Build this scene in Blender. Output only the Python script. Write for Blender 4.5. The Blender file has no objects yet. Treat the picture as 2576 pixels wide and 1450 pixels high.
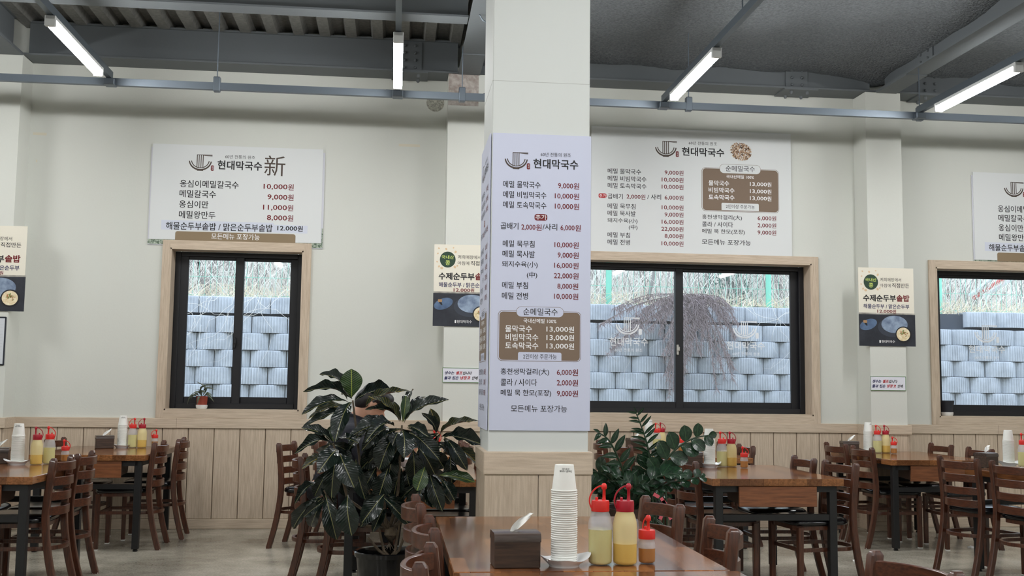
# Korean noodle restaurant interior: menu column, windows on a block retaining wall, wooden tables
import bpy, bmesh, math, random
import numpy as np
from mathutils import Vector, Matrix
random.seed(7)
SC = bpy.context.scene
COL = SC.collection
R_ = math.radians

# ---------------------------------------------------------------- camera (solved from the photograph's vanishing points)
FPX, YAW, PIT, ROL, EYE = 2654.2, 0.1096, 0.0937, 0.01201, 1.30
def _axes():
    cy, sy, cp, sp = math.cos(YAW), math.sin(YAW), math.cos(PIT), math.sin(PIT)
    f = Vector((sy*cp, cy*cp, sp)); r = Vector((cy, -sy, 0)); u = r.cross(f)
    c, s = math.cos(ROL), math.sin(ROL)
    return r*c+u*s, u*c-r*s, f
RX, UX, FX = _axes()
cam = bpy.data.cameras.new('camera'); cam.sensor_width = 36; cam.lens = FPX/2576*36; cam.clip_end = 200
co = bpy.data.objects.new('camera', cam); COL.objects.link(co)
m = Matrix((RX, UX, -FX)).transposed().to_4x4(); m.translation = (0, 0, EYE); co.matrix_world = m
SC.camera = co
def ray(px, py):
    d = RX*((px-1288)/FPX) - UX*((py-725)/FPX) + FX
    return d/d.y
def onY(px, py, Y): d = ray(px, py); return Vector((d.x*Y, Y, EYE+d.z*Y))
def onZ(px, py, Z): d = ray(px, py); Y = (Z-EYE)/d.z; return Vector((d.x*Y, Y, Z))

# ---------------------------------------------------------------- sky, exposure, lamp strength
w = bpy.data.worlds.new('sky'); SC.world = w; w.use_nodes = True
bg = w.node_tree.nodes['Background']; bg.inputs[0].default_value = (0.80, 0.90, 1.0, 1); bg.inputs[1].default_value = 3.9
vs = SC.view_settings; vs.view_transform = 'Standard'; vs.look = 'None'; vs.exposure = 0.0; vs.gamma = 1; vs.use_curve_mapping = False
LAMP = 122.0

# ---------------------------------------------------------------- materials
def lin(c):
    return tuple((v/255/12.92 if v/255 <= .04045 else ((v/255+.055)/1.055)**2.4) for v in c)
MATS = {}
def mat(name, rgb, rough=.5, metal=0, coat=0, spec=.5, emit=0, noise=None, bump=None, alpha=None, trans=0):
    """plain or noise-mottled principled material; noise=(scale, rgb2, stretch xyz), bump=(scale, strength)"""
    if name in MATS: return MATS[name]
    M = bpy.data.materials.new(name); M.use_nodes = True; nt = M.node_tree; N = nt.nodes; L = nt.links
    p = N['Principled BSDF']; c = lin(rgb)
    p.inputs['Base Color'].default_value = (*c, 1); p.inputs['Roughness'].default_value = rough
    p.inputs['Metallic'].default_value = metal; p.inputs['Coat Weight'].default_value = coat
    p.inputs['Coat Roughness'].default_value = .08; p.inputs['Specular IOR Level'].default_value = spec
    p.inputs['Transmission Weight'].default_value = trans
    if emit:
        p.inputs['Emission Color'].default_value = (*c, 1); p.inputs['Emission Strength'].default_value = emit
    if noise or bump:
        tc = N.new('ShaderNodeTexCoord'); oi = N.new('ShaderNodeObjectInfo')
        ad = N.new('ShaderNodeVectorMath'); ad.operation = 'ADD'
        ml = N.new('ShaderNodeMath'); ml.operation = 'MULTIPLY'; ml.inputs[1].default_value = 37
        L.new(oi.outputs['Random'], ml.inputs[0]); L.new(tc.outputs['Object'], ad.inputs[0]); L.new(ml.outputs[0], ad.inputs[1])
    if noise:
        sc, rgb2, st = noise
        mp = N.new('ShaderNodeMapping'); mp.inputs['Scale'].default_value = st
        nz = N.new('ShaderNodeTexNoise'); nz.inputs['Scale'].default_value = sc; nz.inputs['Detail'].default_value = 6
        nz.inputs['Roughness'].default_value = .6
        cr = N.new('ShaderNodeValToRGB'); cr.color_ramp.elements[0].color = (*c, 1); cr.color_ramp.elements[1].color = (*lin(rgb2), 1)
        cr.color_ramp.elements[0].position = .35; cr.color_ramp.elements[1].position = .68
        L.new(ad.outputs[0], mp.inputs[0]); L.new(mp.outputs[0], nz.inputs[0]); L.new(nz.outputs[0], cr.inputs[0]); L.new(cr.outputs[0], p.inputs['Base Color'])
    if bump:
        n2 = N.new('ShaderNodeTexNoise'); n2.inputs['Scale'].default_value = bump[0]; n2.inputs['Detail'].default_value = 3
        b = N.new('ShaderNodeBump'); b.inputs['Strength'].default_value = bump[1]; b.inputs['Distance'].default_value = .02
        L.new(ad.outputs[0], n2.inputs[0]); L.new(n2.outputs[0], b.inputs['Height']); L.new(b.outputs[0], p.inputs['Normal'])
    if alpha is not None:
        t = N.new('ShaderNodeBsdfTransparent'); mx = N.new('ShaderNodeMixShader'); mx.inputs[0].default_value = alpha
        L.new(t.outputs[0], mx.inputs[1]); L.new(p.outputs[0], mx.inputs[2]); L.new(mx.outputs[0], N['Material Output'].inputs[0])
    MATS[name] = M; return M

WHITE = mat('wall_paint', (209, 211, 204), .75, bump=(60, .04))
COLW = mat('column_paint', (208, 212, 209), .7)
OAKV = mat('oak_vertical', (204, 187, 166), .55, noise=(9, (177, 159, 138), (9, 9, .6)), bump=(120, .05))
OAKH = mat('oak_horizontal', (206, 189, 168), .55, noise=(9, (182, 164, 143), (.6, 9, 9)), bump=(120, .05))
BLACKF = mat('black_window_frame', (15, 16, 22), .5)
DARKSTEEL = mat('dark_painted_steel', (96, 101, 104), .6, bump=(30, .05))
DECK = mat('painted_deck', (126, 126, 121), .65, noise=(25, (104, 104, 101), (1, 1, 1)))
FOAM = mat('sprayed_foam', (110, 115, 117), .9, noise=(45, (84, 89, 92), (1, 1, 1)), bump=(55, 1.0))
GALV = mat('galvanised', (108, 117, 126), .42, metal=.7)
CHAIRW = mat('chair_wood', (90, 50, 32), .34, coat=.25, noise=(14, (54, 29, 19), (8, 8, .8)))
CHAIRH = mat('chair_wood_across', (92, 51, 32), .34, coat=.25, noise=(14, (56, 30, 19), (.8, 8, 8)))
BLACKST = mat('black_steel', (20, 20, 22), .45, bump=(300, .06))
VINYL = mat('black_vinyl', (13, 13, 16), .2)
GLIDE = mat('white_glide', (225, 225, 220), .5)
BLACK = mat('ink_black', (22, 20, 24), .7)
WINE = mat('ink_wine', (110, 22, 28), .7)
BROWN = mat('ink_brown', (74, 62, 54), .7)
TAUPE = mat('panel_taupe', (122, 104, 88), .7)
TAB = mat('tab_brown', (136, 118, 92), .7)
PRINTW = mat('print_white', (240, 240, 240), .6)
NAVY = mat('ink_navy', (30, 34, 84), .7)
REDINK = mat('ink_red', (176, 32, 36), .7)
LAV = mat('board_lavender', (200, 205, 225), .6)
BOARDW = mat('board_white', (216, 219, 219), .6)
WPAPER = mat('white_paper', (240, 240, 236), .7)

def wood_top():
    M = bpy.data.materials.new('table_butcher_block'); M.use_nodes = True; nt = M.node_tree; N = nt.nodes; L = nt.links
    p = N['Principled BSDF']; p.inputs['Roughness'].default_value = .14; p.inputs['Coat Weight'].default_value = .1; p.inputs['Coat Roughness'].default_value = .06
    tc = N.new('ShaderNodeTexCoord')
    br = N.new('ShaderNodeTexBrick'); br.inputs['Scale'].default_value = 1; br.inputs['Brick Width'].default_value = .42; br.inputs['Row Height'].default_value = .095
    br.inputs['Mortar Size'].default_value = .0008; br.inputs['Color1'].default_value = (*lin((148, 100, 62)), 1); br.inputs['Color2'].default_value = (*lin((86, 53, 34)), 1); br.inputs['Mortar'].default_value = (*lin((70, 40, 24)), 1)
    mr = N.new('ShaderNodeMapping'); mr.inputs['Rotation'].default_value = (0, 0, R_(90)); L.new(tc.outputs['Object'], mr.inputs[0]); L.new(mr.outputs[0], br.inputs[0])
    mp = N.new('ShaderNodeMapping'); mp.inputs['Scale'].default_value = (7, .7, 7)
    nz = N.new('ShaderNodeTexNoise'); nz.inputs['Scale'].default_value = 7; nz.inputs['Detail'].default_value = 7; nz.inputs['Distortion'].default_value = 1.2
    L.new(tc.outputs['Object'], mp.inputs[0]); L.new(mp.outputs[0], nz.inputs[0])
    cr = N.new('ShaderNodeValToRGB'); cr.color_ramp.elements[0].color = (.62, .56, .5, 1); cr.color_ramp.elements[1].color = (1.25, 1.2, 1.12, 1); cr.color_ramp.elements[0].position = .3; cr.color_ramp.elements[1].position = .7
    L.new(nz.outputs[0], cr.inputs[0])
    mx = N.new('ShaderNodeMix'); mx.data_type = 'RGBA'; mx.blend_type = 'MULTIPLY'; mx.inputs[0].default_value = 1
    L.new(br.outputs[0], mx.inputs[6]); L.new(cr.outputs[0], mx.inputs[7]); L.new(mx.outputs[2], p.inputs['Base Color'])
    return M
TOPW = wood_top()
def floor_mat():
    M = bpy.data.materials.new('polished_concrete'); M.use_nodes = True; nt = M.node_tree; N = nt.nodes; L = nt.links
    p = N['Principled BSDF']
    tc = N.new('ShaderNodeTexCoord')
    a = N.new('ShaderNodeTexNoise'); a.inputs['Scale'].default_value = 1.6; a.inputs['Detail'].default_value = 8; a.inputs['Roughness'].default_value = .65
    b = N.new('ShaderNodeTexNoise'); b.inputs['Scale'].default_value = 70; b.inputs['Detail'].default_value = 3
    L.new(tc.outputs['Object'], a.inputs[0]); L.new(tc.outputs['Object'], b.inputs[0])
    cr = N.new('ShaderNodeValToRGB'); cr.color_ramp.elements[0].color = (*lin((116, 111, 98)), 1); cr.color_ramp.elements[1].color = (*lin((180, 175, 161)), 1)
    cr.color_ramp.elements[0].position = .32; cr.color_ramp.elements[1].position = .68
    ad = N.new('ShaderNodeMath'); ad.operation = 'MULTIPLY_ADD'; ad.inputs[1].default_value = .45; ad.inputs[2].default_value = -.22
    L.new(b.outputs[0], ad.inputs[0]); s = N.new('ShaderNodeMath'); L.new(ad.outputs[0], s.inputs[0]); L.new(a.outputs[0], s.inputs[1]); L.new(s.outputs[0], cr.inputs[0])
    L.new(cr.outputs[0], p.inputs['Base Color'])
    rr = N.new('ShaderNodeMapRange'); rr.inputs[3].default_value = .12; rr.inputs[4].default_value = .34; L.new(a.outputs[0], rr.inputs[0]); L.new(rr.outputs[0], p.inputs['Roughness'])
    return M
FLOORM = floor_mat()
def glass_mat(name='window_glass', tint=(.93, .96, 1)):
    M = bpy.data.materials.new(name); M.use_nodes = True; nt = M.node_tree; N = nt.nodes; L = nt.links
    N.remove(N['Principled BSDF'])
    t = N.new('ShaderNodeBsdfTransparent'); t.inputs[0].default_value = (*tint, 1)
    g = N.new('ShaderNodeBsdfGlossy'); g.inputs['Roughness'].default_value = .02
    fr = N.new('ShaderNodeFresnel'); fr.inputs[0].default_value = 1.5
    mx = N.new('ShaderNodeMixShader'); L.new(fr.outputs[0], mx.inputs[0]); L.new(t.outputs[0], mx.inputs[1]); L.new(g.outputs[0], mx.inputs[2])
    L.new(mx.outputs[0], N['Material Output'].inputs[0]); return M
GLASS = glass_mat()

# ---------------------------------------------------------------- mesh helpers
class MB:
    def __init__(s): s.v = []; s.f = []; s.uv = None
    def add(s, vs, fs):
        o = len(s.v); s.v += [tuple(v) for v in vs]; s.f += [tuple(i+o for i in f) for f in fs]; return s
    def box(s, x0, x1, y0, y1, z0, z1, M=None):
        vs = [Vector((x, y, z)) for x in (x0, x1) for y in (y0, y1) for z in (z0, z1)]
        if M: vs = [M @ v for v in vs]
        return s.add(vs, [(0, 1, 3, 2), (4, 6, 7, 5), (0, 4, 5, 1), (2, 3, 7, 6), (0, 2, 6, 4), (1, 5, 7, 3)])
    def bev(s, x0, x1, y0, y1, z0, z1, b, M=None):
        """box with chamfered edges: 24 verts"""
        bm = bmesh.new(); bmesh.ops.create_cube(bm, size=1)
        for v in bm.verts: v.co = Vector((x0+(x1-x0)*(v.co.x+.5), y0+(y1-y0)*(v.co.y+.5), z0+(z1-z0)*(v.co.z+.5)))
        bmesh.ops.bevel(bm, geom=bm.edges[:], offset=b, segments=1, affect='EDGES', profile=.5)
        bm.verts.index_update(); vs = [M @ v.co if M else v.co.copy() for v in bm.verts]
        s.add(vs, [[v.index for v in f.verts] for f in bm.faces]); bm.free(); return s
    def lathe(s, prof, n=24, M=None, cap=True):
        vs = []; fs = []
        for r, z in prof:
            for i in range(n):
                a = 2*math.pi*i/n; vs.append(Vector((r*math.cos(a), r*math.sin(a), z)))
        for k in range(len(prof)-1):
            for i in range(n):
                j = (i+1) % n; fs.append((k*n+i, k*n+j, (k+1)*n+j, (k+1)*n+i))
        if cap:
            if prof[0][0] > 1e-5: fs.append(tuple(range(n))[::-1])
            if prof[-1][0] > 1e-5: fs.append(tuple((len(prof)-1)*n+i for i in range(n)))
        if M: vs = [M @ v for v in vs]
        return s.add(vs, fs)
    def sweep(s, pts, sect, closed=False, up=Vector((0, 0, 1)), taper=None, cap=True):
        """sweep a 2D section (list of (a,b)) along pts; a across, b along 'up'-ish"""
        pts = [Vector(p) for p in pts]; n = len(pts); k = len(sect); vs = []; fs = []
        for i, p in enumerate(pts):
            if closed: t = pts[(i+1) % n]-pts[i-1]
            else: t = pts[min(i+1, n-1)]-pts[max(i-1, 0)]
            t.normalize(); a = t.cross(up)
            if a.length < 1e-4: a = t.cross(Vector((1, 0, 0)))
            a.normalize(); b = a.cross(t)
            q = taper[i] if taper else 1
            vs += [p+a*(u*q)+b*(w_*q) for u, w_ in sect]
        for i in range(n if closed else n-1):
            i2 = (i+1) % n
            for j in range(k):
                j2 = (j+1) % k; fs.append((i*k+j, i*k+j2, i2*k+j2, i2*k+j))
        if not closed and cap: fs += [tuple(range(k))[::-1], tuple((n-1)*k+j for j in range(k))]
        return s.add(vs, fs)
    def tube(s, pts, r, n=8, closed=False, taper=None):
        return s.sweep(pts, [(r*math.cos(2*math.pi*i/n), r*math.sin(2*math.pi*i/n)) for i in range(n)], closed, taper=taper)
    def ell(s, c, r, n=12, M=None):
        prof = [(math.sin(math.pi*i/8), -math.cos(math.pi*i/8)) for i in range(9)]
        T = Matrix.Translation(c) @ (M or Matrix()) @ Matrix.Diagonal((*r, 1)); return s.lathe(prof, n, T, cap=False)
    def poly(s, pts): return s.add(pts, [tuple(range(len(pts)))])
    def mesh(s, name, mt, smooth=True, ang=35):
        me = bpy.data.meshes.new(name); me.from_pydata([tuple(v) for v in s.v], [], s.f)
        if mt: me.materials.append(mt)
        bm = bmesh.new(); bm.from_mesh(me); bmesh.ops.recalc_face_normals(bm, faces=bm.faces); bm.to_mesh(me); bm.free()
        if smooth: me.shade_smooth(); me.set_sharp_from_angle(angle=R_(ang))
        return me
    def build(s, name, mt, parent=None, smooth=True, ang=35):
        return link(name, s.mesh(name, mt, smooth, ang), parent)
def link(name, me, parent=None):
    o = bpy.data.objects.new(name, me); COL.objects.link(o)
    if parent: o.parent = parent
    return o
def tag(o, label=None, cat=None, group=None, kind=None):
    if label: o['label'] = label
    if cat: o['category'] = cat
    if group: o['group'] = group
    if kind: o['kind'] = kind
    return o
def empty(name, loc=(0, 0, 0), rz=0, label=None, cat=None, group=None, kind=None):
    o = bpy.data.objects.new(name, None); COL.objects.link(o); o.location = loc; o.rotation_euler = (0, 0, rz); o.empty_display_size = .1
    return tag(o, label, cat, group, kind)
def dup(root, loc, rz, label=None, group=None):
    r = root.copy(); COL.objects.link(r); r.location = loc; r.rotation_euler = (0, 0, rz)
    if label: r['label'] = label
    if group: r['group'] = group
    for c in root.children:
        d = c.copy(); COL.objects.link(d); d.parent = r
        for g in c.children:
            h = g.copy(); COL.objects.link(h); h.parent = d
    return r
def struct(o, label=None): o['kind'] = 'structure'; tag(o, label); return o
def rrect(x0, x1, z0, z1, r, n=5, corners=(1, 1, 1, 1)):
    """rounded rectangle outline, corners = bl, br, tr, tl"""
    P = []
    for (cx, cz, a0), on in zip(((x0+r, z0+r, 180), (x1-r, z0+r, 270), (x1-r, z1-r, 0), (x0+r, z1-r, 90)), corners):
        if on: P += [(cx+r*math.cos(R_(a0+90*i/n)), cz+r*math.sin(R_(a0+90*i/n))) for i in range(n+1)]
        else: P.append((x0 if a0 in (180, 90) else x1, z0 if a0 in (180, 270) else z1))
    return P
# ================================================================ the setting
WY = 9.874                     # room face of the window wall
RXL, RXR, RYB = -8.0, 11.0, -3.4
CEIL = 4.62
struct(MB().box(RXL, RXR, RYB, WY+.25, -.1, 0).build('floor', FLOORM, smooth=False), 'polished grey concrete floor of the restaurant')
fl = bpy.data.objects['floor']
for i, (a, b) in enumerate((((RXL, 7.35), (RXR, 7.35)), ((5.6, RYB), (5.6, WY-.03)), ((-3.4, RYB), (-3.4, WY-.03)))):
    if i == 0: MB().box(a[0], b[0], a[1]-.002, a[1]+.002, 0, .0006).build('floor_joint', mat('joint_grey', (96, 93, 86), .7), fl, False)
    else: MB().box(a[0]-.002, a[0]+.002, a[1], b[1], 0, .0006).build('floor_joint', mat('joint_grey', (96, 93, 86), .7), fl, False)

WIN = [(-2.13, -.79), (1.41, 4.094), (5.228, 7.912)]           # casing outer X of the three windows
WZ0, WZ1, CAS = .985, 2.604, .072
wall = MB()
xs = [RXL] + [v for a, b in WIN for v in (a+CAS, b-CAS)] + [RXR]
for i in range(0, len(xs), 2): wall.box(xs[i], xs[i+1], WY, WY+.25, 0, CEIL)
for a, b in WIN:
    wall.box(a+CAS, b-CAS, WY, WY+.25, 0, WZ0+CAS); wall.box(a+CAS, b-CAS, WY, WY+.25, WZ1-CAS, CEIL)
WALL = struct(wall.build('wall_back', WHITE, smooth=False), 'white painted window wall above oak wainscot')
struct(MB().box(RXL-.2, RXL, RYB, WY+.25, 0, CEIL).build('wall_left', WHITE, smooth=False), 'white painted side wall')
struct(MB().box(RXR, RXR+.2, RYB, WY+.25, 0, CEIL).build('wall_right', WHITE, smooth=False), 'white painted side wall')
struct(MB().box(RXL-.2, RXR+.2, RYB-.2, RYB, 0, CEIL).build('wall_front', WHITE, smooth=False), 'white painted wall behind the viewer')
PILF = 9.597
PILS = [(-3.71, -3.352), (.44, .795), (4.485, 4.842)]
for a, b in PILS:
    MB().box(a, b, PILF, WY, 0, 4.2).build('pilaster', WHITE, WALL, False)
# patch of bare plaster and a sealed hole above the middle pilaster
mb = MB(); mb.box(.44, .72, PILF-.003, PILF, 3.90, 4.2).build('bare_plaster', mat('bare_plaster', (150, 138, 130), .9, noise=(22, (190, 184, 178), (1, 1, 1))), WALL, False)
mb = MB(); mb.lathe([(.085, 0), (.085, .004)], 20, Matrix.Translation((.33, WY, 3.99)) @ Matrix.Rotation(R_(90), 4, 'X')); mb.build('sealed_hole', mat('sealant', (190, 188, 176), .9, noise=(60, (120, 120, 112), (1, 1, 1))), WALL)
for (px, py, w_) in ((100, 337, .12), (1030, 366, .2), (92, 405, .012)):
    p = onY(px, py, WY-.001); MB().box(p.x-w_/2, p.x+w_/2, WY-.0015, WY, p.z-.012, p.z+.012).build('repair_patch', mat('patch', (214, 208, 190), .8), WALL, False)

# wainscot: cap rail, base board, single vertical planks
def runs():
    out = []; x = RXL
    for a, b in PILS: out += [(x, a, WY), (a, b, PILF)]; x = b
    return out+[(x, RXR, WY)]
PK = .2275; PH0 = onY(537, 1150, WY).x
plank = MB().bev(-PK/2+.0025, PK/2-.0025, -.018, 0, 0, .806, .006).mesh('plank', OAKV)
for a, b, y in runs():
    MB().bev(a-.03 if y == PILF else a+.001, b+.03 if y == PILF else b-.001, y-.03, y, .896, .985, .003).build('cap_rail', OAKH, WALL)
    MB().bev(a-.022 if y == PILF else a, b+.022 if y == PILF else b, y-.022, y, 0, .09, .003).build('base_board', OAKH, WALL)
    MB().box(a, b, y-.004, y-.0005, .05, .93).build('groove_shade_board', mat('groove_shadow_gap', (92, 76, 62), .8), WALL, False)  # dark sheet added behind the planks, its brown standing in for groove shade
    if y == PILF:
        MB().bev(a, a+.17, y-.018, y, .09, .896, .004).build('plank', OAKV, WALL); MB().bev(a+.172, b, y-.018, y, .09, .896, .004).build('plank', OAKV, WALL)
        for s, xx in ((-1, a), (1, b)):
            MB().box(min(xx, xx+s*.018), max(xx, xx+s*.018), y, WY-.02, .09, .896).build('side_panel', OAKV, WALL)
            MB().box(min(xx, xx+s*.03), max(xx, xx+s*.03), y, WY-.031, .896, .985).build('cap_return', OAKH, WALL)
            MB().box(min(xx, xx+s*.022), max(xx, xx+s*.022), y, WY-.023, 0, .09).build('base_return', OAKH, WALL)
    else:
        k = math.floor((a-PH0)/PK)
        while PH0+k*PK < b:
            l, r = PH0+k*PK, PH0+(k+1)*PK; k += 1
            if r < -4.6 or l > 8.6: continue
            if l >= a and r <= b:
                o = link('plank', plank, WALL); o.location = ((l+r)/2, y, .09)
            else:
                MB().bev(max(l, a)+.0025, min(r, b)-.0025, y-.018, y, .09, .896, .006).build('plank', OAKV, WALL)
for x in (-1.94, 1.95, 5.9): MB().box(x-.001, x+.001, WY-.0305, WY-.03, .897, .984).build('rail_joint', mat('joint_brown', (110, 92, 76), .8), WALL, False)

# windows: oak casing with deep reveal, black sliding sashes, glass
FYB = WY+.15                    # black frame face
DECAL = mat('frosted_decal', (240, 243, 246), .6, alpha=.88)
def window(n, a, b, half):
    wn = empty('window_%d' % n, ((a+b)/2, WY, WZ0)); struct(wn, 'black framed sliding window with oak casing')
    def L(mb, name, mt, par=wn, smooth=True):
        o = mb.build(name, mt, par, smooth); o.data.transform(Matrix.Translation(-Vector(wn.location))); return o
    y0, y1 = WY-.025, WY
    L(MB().bev(a, a+CAS, y0, y1, WZ0, WZ1, .003), 'casing_board', OAKV); L(MB().bev(b-CAS, b, y0, y1, WZ0, WZ1, .003), 'casing_board', OAKV)
    L(MB().bev(a+CAS-.006, b-CAS+.006, y0+.0005, y1, WZ1-CAS, WZ1, .003), 'casing_board', OAKH); L(MB().bev(a+CAS-.006, b-CAS+.006, y0+.0005, y1, WZ0, WZ0+CAS, .003), 'casing_board', OAKH)
    ia, ib, z0, z1 = a+CAS, b-CAS, WZ0+CAS, WZ1-CAS
    L(MB().box(ia-.002, ia+.012, y0, FYB, z0, z1), 'reveal_board', OAKV); L(MB().box(ib-.012, ib+.002, y0, FYB, z0, z1), 'reveal_board', OAKV)
    L(MB().box(ia, ib, y0, FYB, z1-.012, z1+.002), 'reveal_board', OAKH); L(MB().box(ia, ib, y0, FYB, z0-.002, z0+.012), 'reveal_board', OAKH)
    f = MB(); fw = .05; ye = FYB+.1
    za, zb = z0+.012, z1-.012; ia += .012; ib -= .012
    f.bev(ia, ia+fw, FYB, ye, za, zb, .004); f.bev(ib-fw, ib, FYB, ye, za, zb, .004); f.bev(ia+fw, ib-fw, FYB, ye, zb-.045, zb, .004); f.bev(ia+fw, ib-fw, FYB, ye, za, za+.05, .004)
    L(f, 'frame', BLACKF)
    mid = (ia+ib)/2; sw = .076
    for k, (l, r, yy) in enumerate(((ia+fw-.005, mid+sw/2, FYB+.012), (mid-sw/2, ib-fw+.005, FYB+.048))):
        s = MB(); zl, zh = za+.046, zb-.042
        s.bev(l, l+sw, yy, yy+.034, zl, zh, .004); s.bev(r-sw, r, yy, yy+.034, zl, zh, .004); s.bev(l+sw, r-sw, yy, yy+.034, zh-.030, zh, .004); s.bev(l+sw, r-sw, yy, yy+.034, zl, zl+.062, .004)
        so = L(s, 'sash', BLACKF)
        L(MB().box(l+sw-.005, r-sw+.005, yy+.014, yy+.020, zl+.05, zh-.025), 'pane', GLASS, so, False)
    hz = 1.68
    h = MB(); h.bev(mid-.032, mid-.012, FYB-.012, FYB+.012, hz-.05, hz+.05, .004); h.bev(mid-.03, mid-.006, FYB-.026, FYB-.012, hz-.012, hz+.03, .004)
    L(h, 'sash_lock', mat('lock_black', (26, 27, 30), .4) if half else mat('lock_silver', (190, 188, 182), .35, metal=.6))
    return wn
W1 = window(1, *WIN[0], True); W2 = window(2, *WIN[1], False); W3 = window(3, *WIN[2], False)

# square column in front of the near tables
CX0, CX1, CY0, CY1 = .462, .960, 5.197, 5.695
COLM = empty('column', ((CX0+CX1)/2, (CY0+CY1)/2, 0)); struct(COLM, 'square white column with oak plank base and menu boards')
def CL(mb, name, mt):
    o = mb.build(name, mt, COLM); o.data.transform(Matrix.Translation(-Vector(COLM.location))); return o
CL(MB().bev(CX0, CX1, CY0, CY1, 0, CEIL, .004), 'shaft', COLW)
c = .015
CL(MB().bev(CX0-c-.006, CX1+c+.006, CY0-c-.006, CY1+c+.006, .873, .985, .004), 'cap_rail', OAKH)
CL(MB().bev(CX0-c-.004, CX1+c+.004, CY0-c-.004, CY1+c+.004, 0, .09, .004), 'base_board', OAKH)
for l, r in ((CX0-c, CX0-c+.263), (CX0-c+.266, CX1+c)):
    CL(MB().bev(l, r, CY0-c, CY0, .09, .873, .003), 'plank', OAKV); CL(MB().bev(l, r, CY1, CY1+c, .09, .873, .003), 'plank', OAKV)
for l, r in ((CY0, CY0+.249), (CY0+.251, CY1)):
    CL(MB().bev(CX0-c, CX0, l, r, .09, .873, .003), 'plank', OAKV); CL(MB().bev(CX1, CX1+c, l, r, .09, .873, .003), 'plank', OAKV)
# hairline seam round the shaft
CL(MB().box(CX0-.0008, CX1+.0008, CY0-.0008, CY1+.0008, 2.844, 2.846), 'paint_seam', mat('seam', (176, 178, 174), .8))

# ceiling: slab, corrugated deck over the left bay, sprayed foam over the right
CE = struct(MB().box(RXL-.2, RXR+.2, RYB-.2, WY+.25, CEIL, CEIL+.15).build('ceiling', FOAM, smooth=False), 'dark grey ceiling of steel deck and sprayed foam')
d = MB(); P = .243; x = -1.0-27*P; prof = []
while x < .62:
    prof += [(x, 4.535), (x+.095, 4.535), (x+.120, 4.615), (x+.218, 4.615)]; x += P
prof = [(max(min(a, .66), RXL+.01), z) for a, z in prof]
vs_ = []; fs_ = []
for a, z in prof: vs_ += [(a, RYB, z), (a, WY, z)]
for i in range(len(prof)-1): fs_.append((2*i, 2*i+2, 2*i+3, 2*i+1))
d.add(vs_, fs_); d.build('deck_sheet', DECK, CE, False)
g = MB(); nx, ny = 150, 130; rnd = np.random.RandomState(3)
def foamz(x, y):
    z = 4.47 + .018*math.sin(3.1*x+1.7*y)+.014*math.sin(7.3*x-2.9*y+1)+.012*math.sin(5*y+2*x)
    for bx in (4.695, .63):
        dd = abs(x-bx); z -= .10*math.exp(-(dd/.22)**2)
    z -= .07*math.exp(-((9.75-y)/.22)**2)
    return z + (rnd.rand()-.5)*.012
gv = []
for j in range(ny+1):
    for i in range(nx+1):
        x = .66+(RXR-.66)*i/nx; y = RYB+(WY-RYB)*j/ny; gv.append((x, y, foamz(x, y)))
g.add(gv, [(j*(nx+1)+i, (j+1)*(nx+1)+i, (j+1)*(nx+1)+i+1, j*(nx+1)+i+1) for j in range(ny) for i in range(nx)]); g.build('foam_lining', FOAM, CE)

def ibeam(name, p, q, width, zb, zt, mt, label, tf=.016):
    """I-beam from p to q (axis aligned, xy), bottom at zb, top at zt"""
    b = empty(name, ((p[0]+q[0])/2, (p[1]+q[1])/2, zb)); struct(b, label)
    along_x = abs(q[0]-p[0]) > abs(q[1]-p[1]); L = abs(q[0]-p[0])+abs(q[1]-p[1])
    def bx(h, z0, z1, nm):
        o = (MB().box(-L/2, L/2, -h, h, z0, z1) if along_x else MB().box(-h, h, -L/2, L/2, z0, z1)).build(nm, mt, b, False); return o
    bx(width/2, 0, tf, 'bottom_flange'); bx(.006, tf, zt-zb-tf, 'web'); bx(.03, zt-zb-tf, zt-zb, 'top_flange')
    return b
BC = [-3.45, .63, 4.695]
segs = [(RXL, BC[0]-.1), (BC[0]+.1, BC[1]-.1), (BC[1]+.1, BC[2]-.1), (BC[2]+.1, RXR)]
labs = ['dark steel wall beam beyond the left pilaster', 'dark steel wall beam under the corrugated deck', 'dark steel wall beam under the sprayed foam', 'dark steel wall beam right of the right pilaster']
for (a, b), lb in zip(segs, labs):
    wb = ibeam('wall_beam', (a, 9.735), (b, 9.735), .27, 4.205, 4.55, DARKSTEEL, lb)
    spx = [b-.75, a+.42] if a > 0 else [b-.45]
    for sx in spx:
        if sx > RXR-.5: continue
        lx = sx-(a+b)/2
        MB().box(lx-.11, lx+.11, -.02, -.006, .03, .31).build('splice_plate', DARKSTEEL, wb, False)
        MB().box(lx-.17, lx+.17, -.14, .135, -.012, 0).build('splice_plate', DARKSTEEL, wb, False)
        for i in (-1, 1):
            for z in (.07, .14, .21, .28): MB().lathe([(.014, 0), (.014, .014), (.008, .02)], 6, Matrix.Translation((lx+i*.05, -.02, z)) @ Matrix.Rotation(R_(90), 4, 'X')).build('bolt', DARKSTEEL, wb)
            for j in (-1, 1): MB().lathe([(.016, 0), (.016, -.02), (.009, -.03)], 6, Matrix.Translation((lx+i*.08, j*.08, -.012))).build('bolt', DARKSTEEL, wb)
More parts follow.
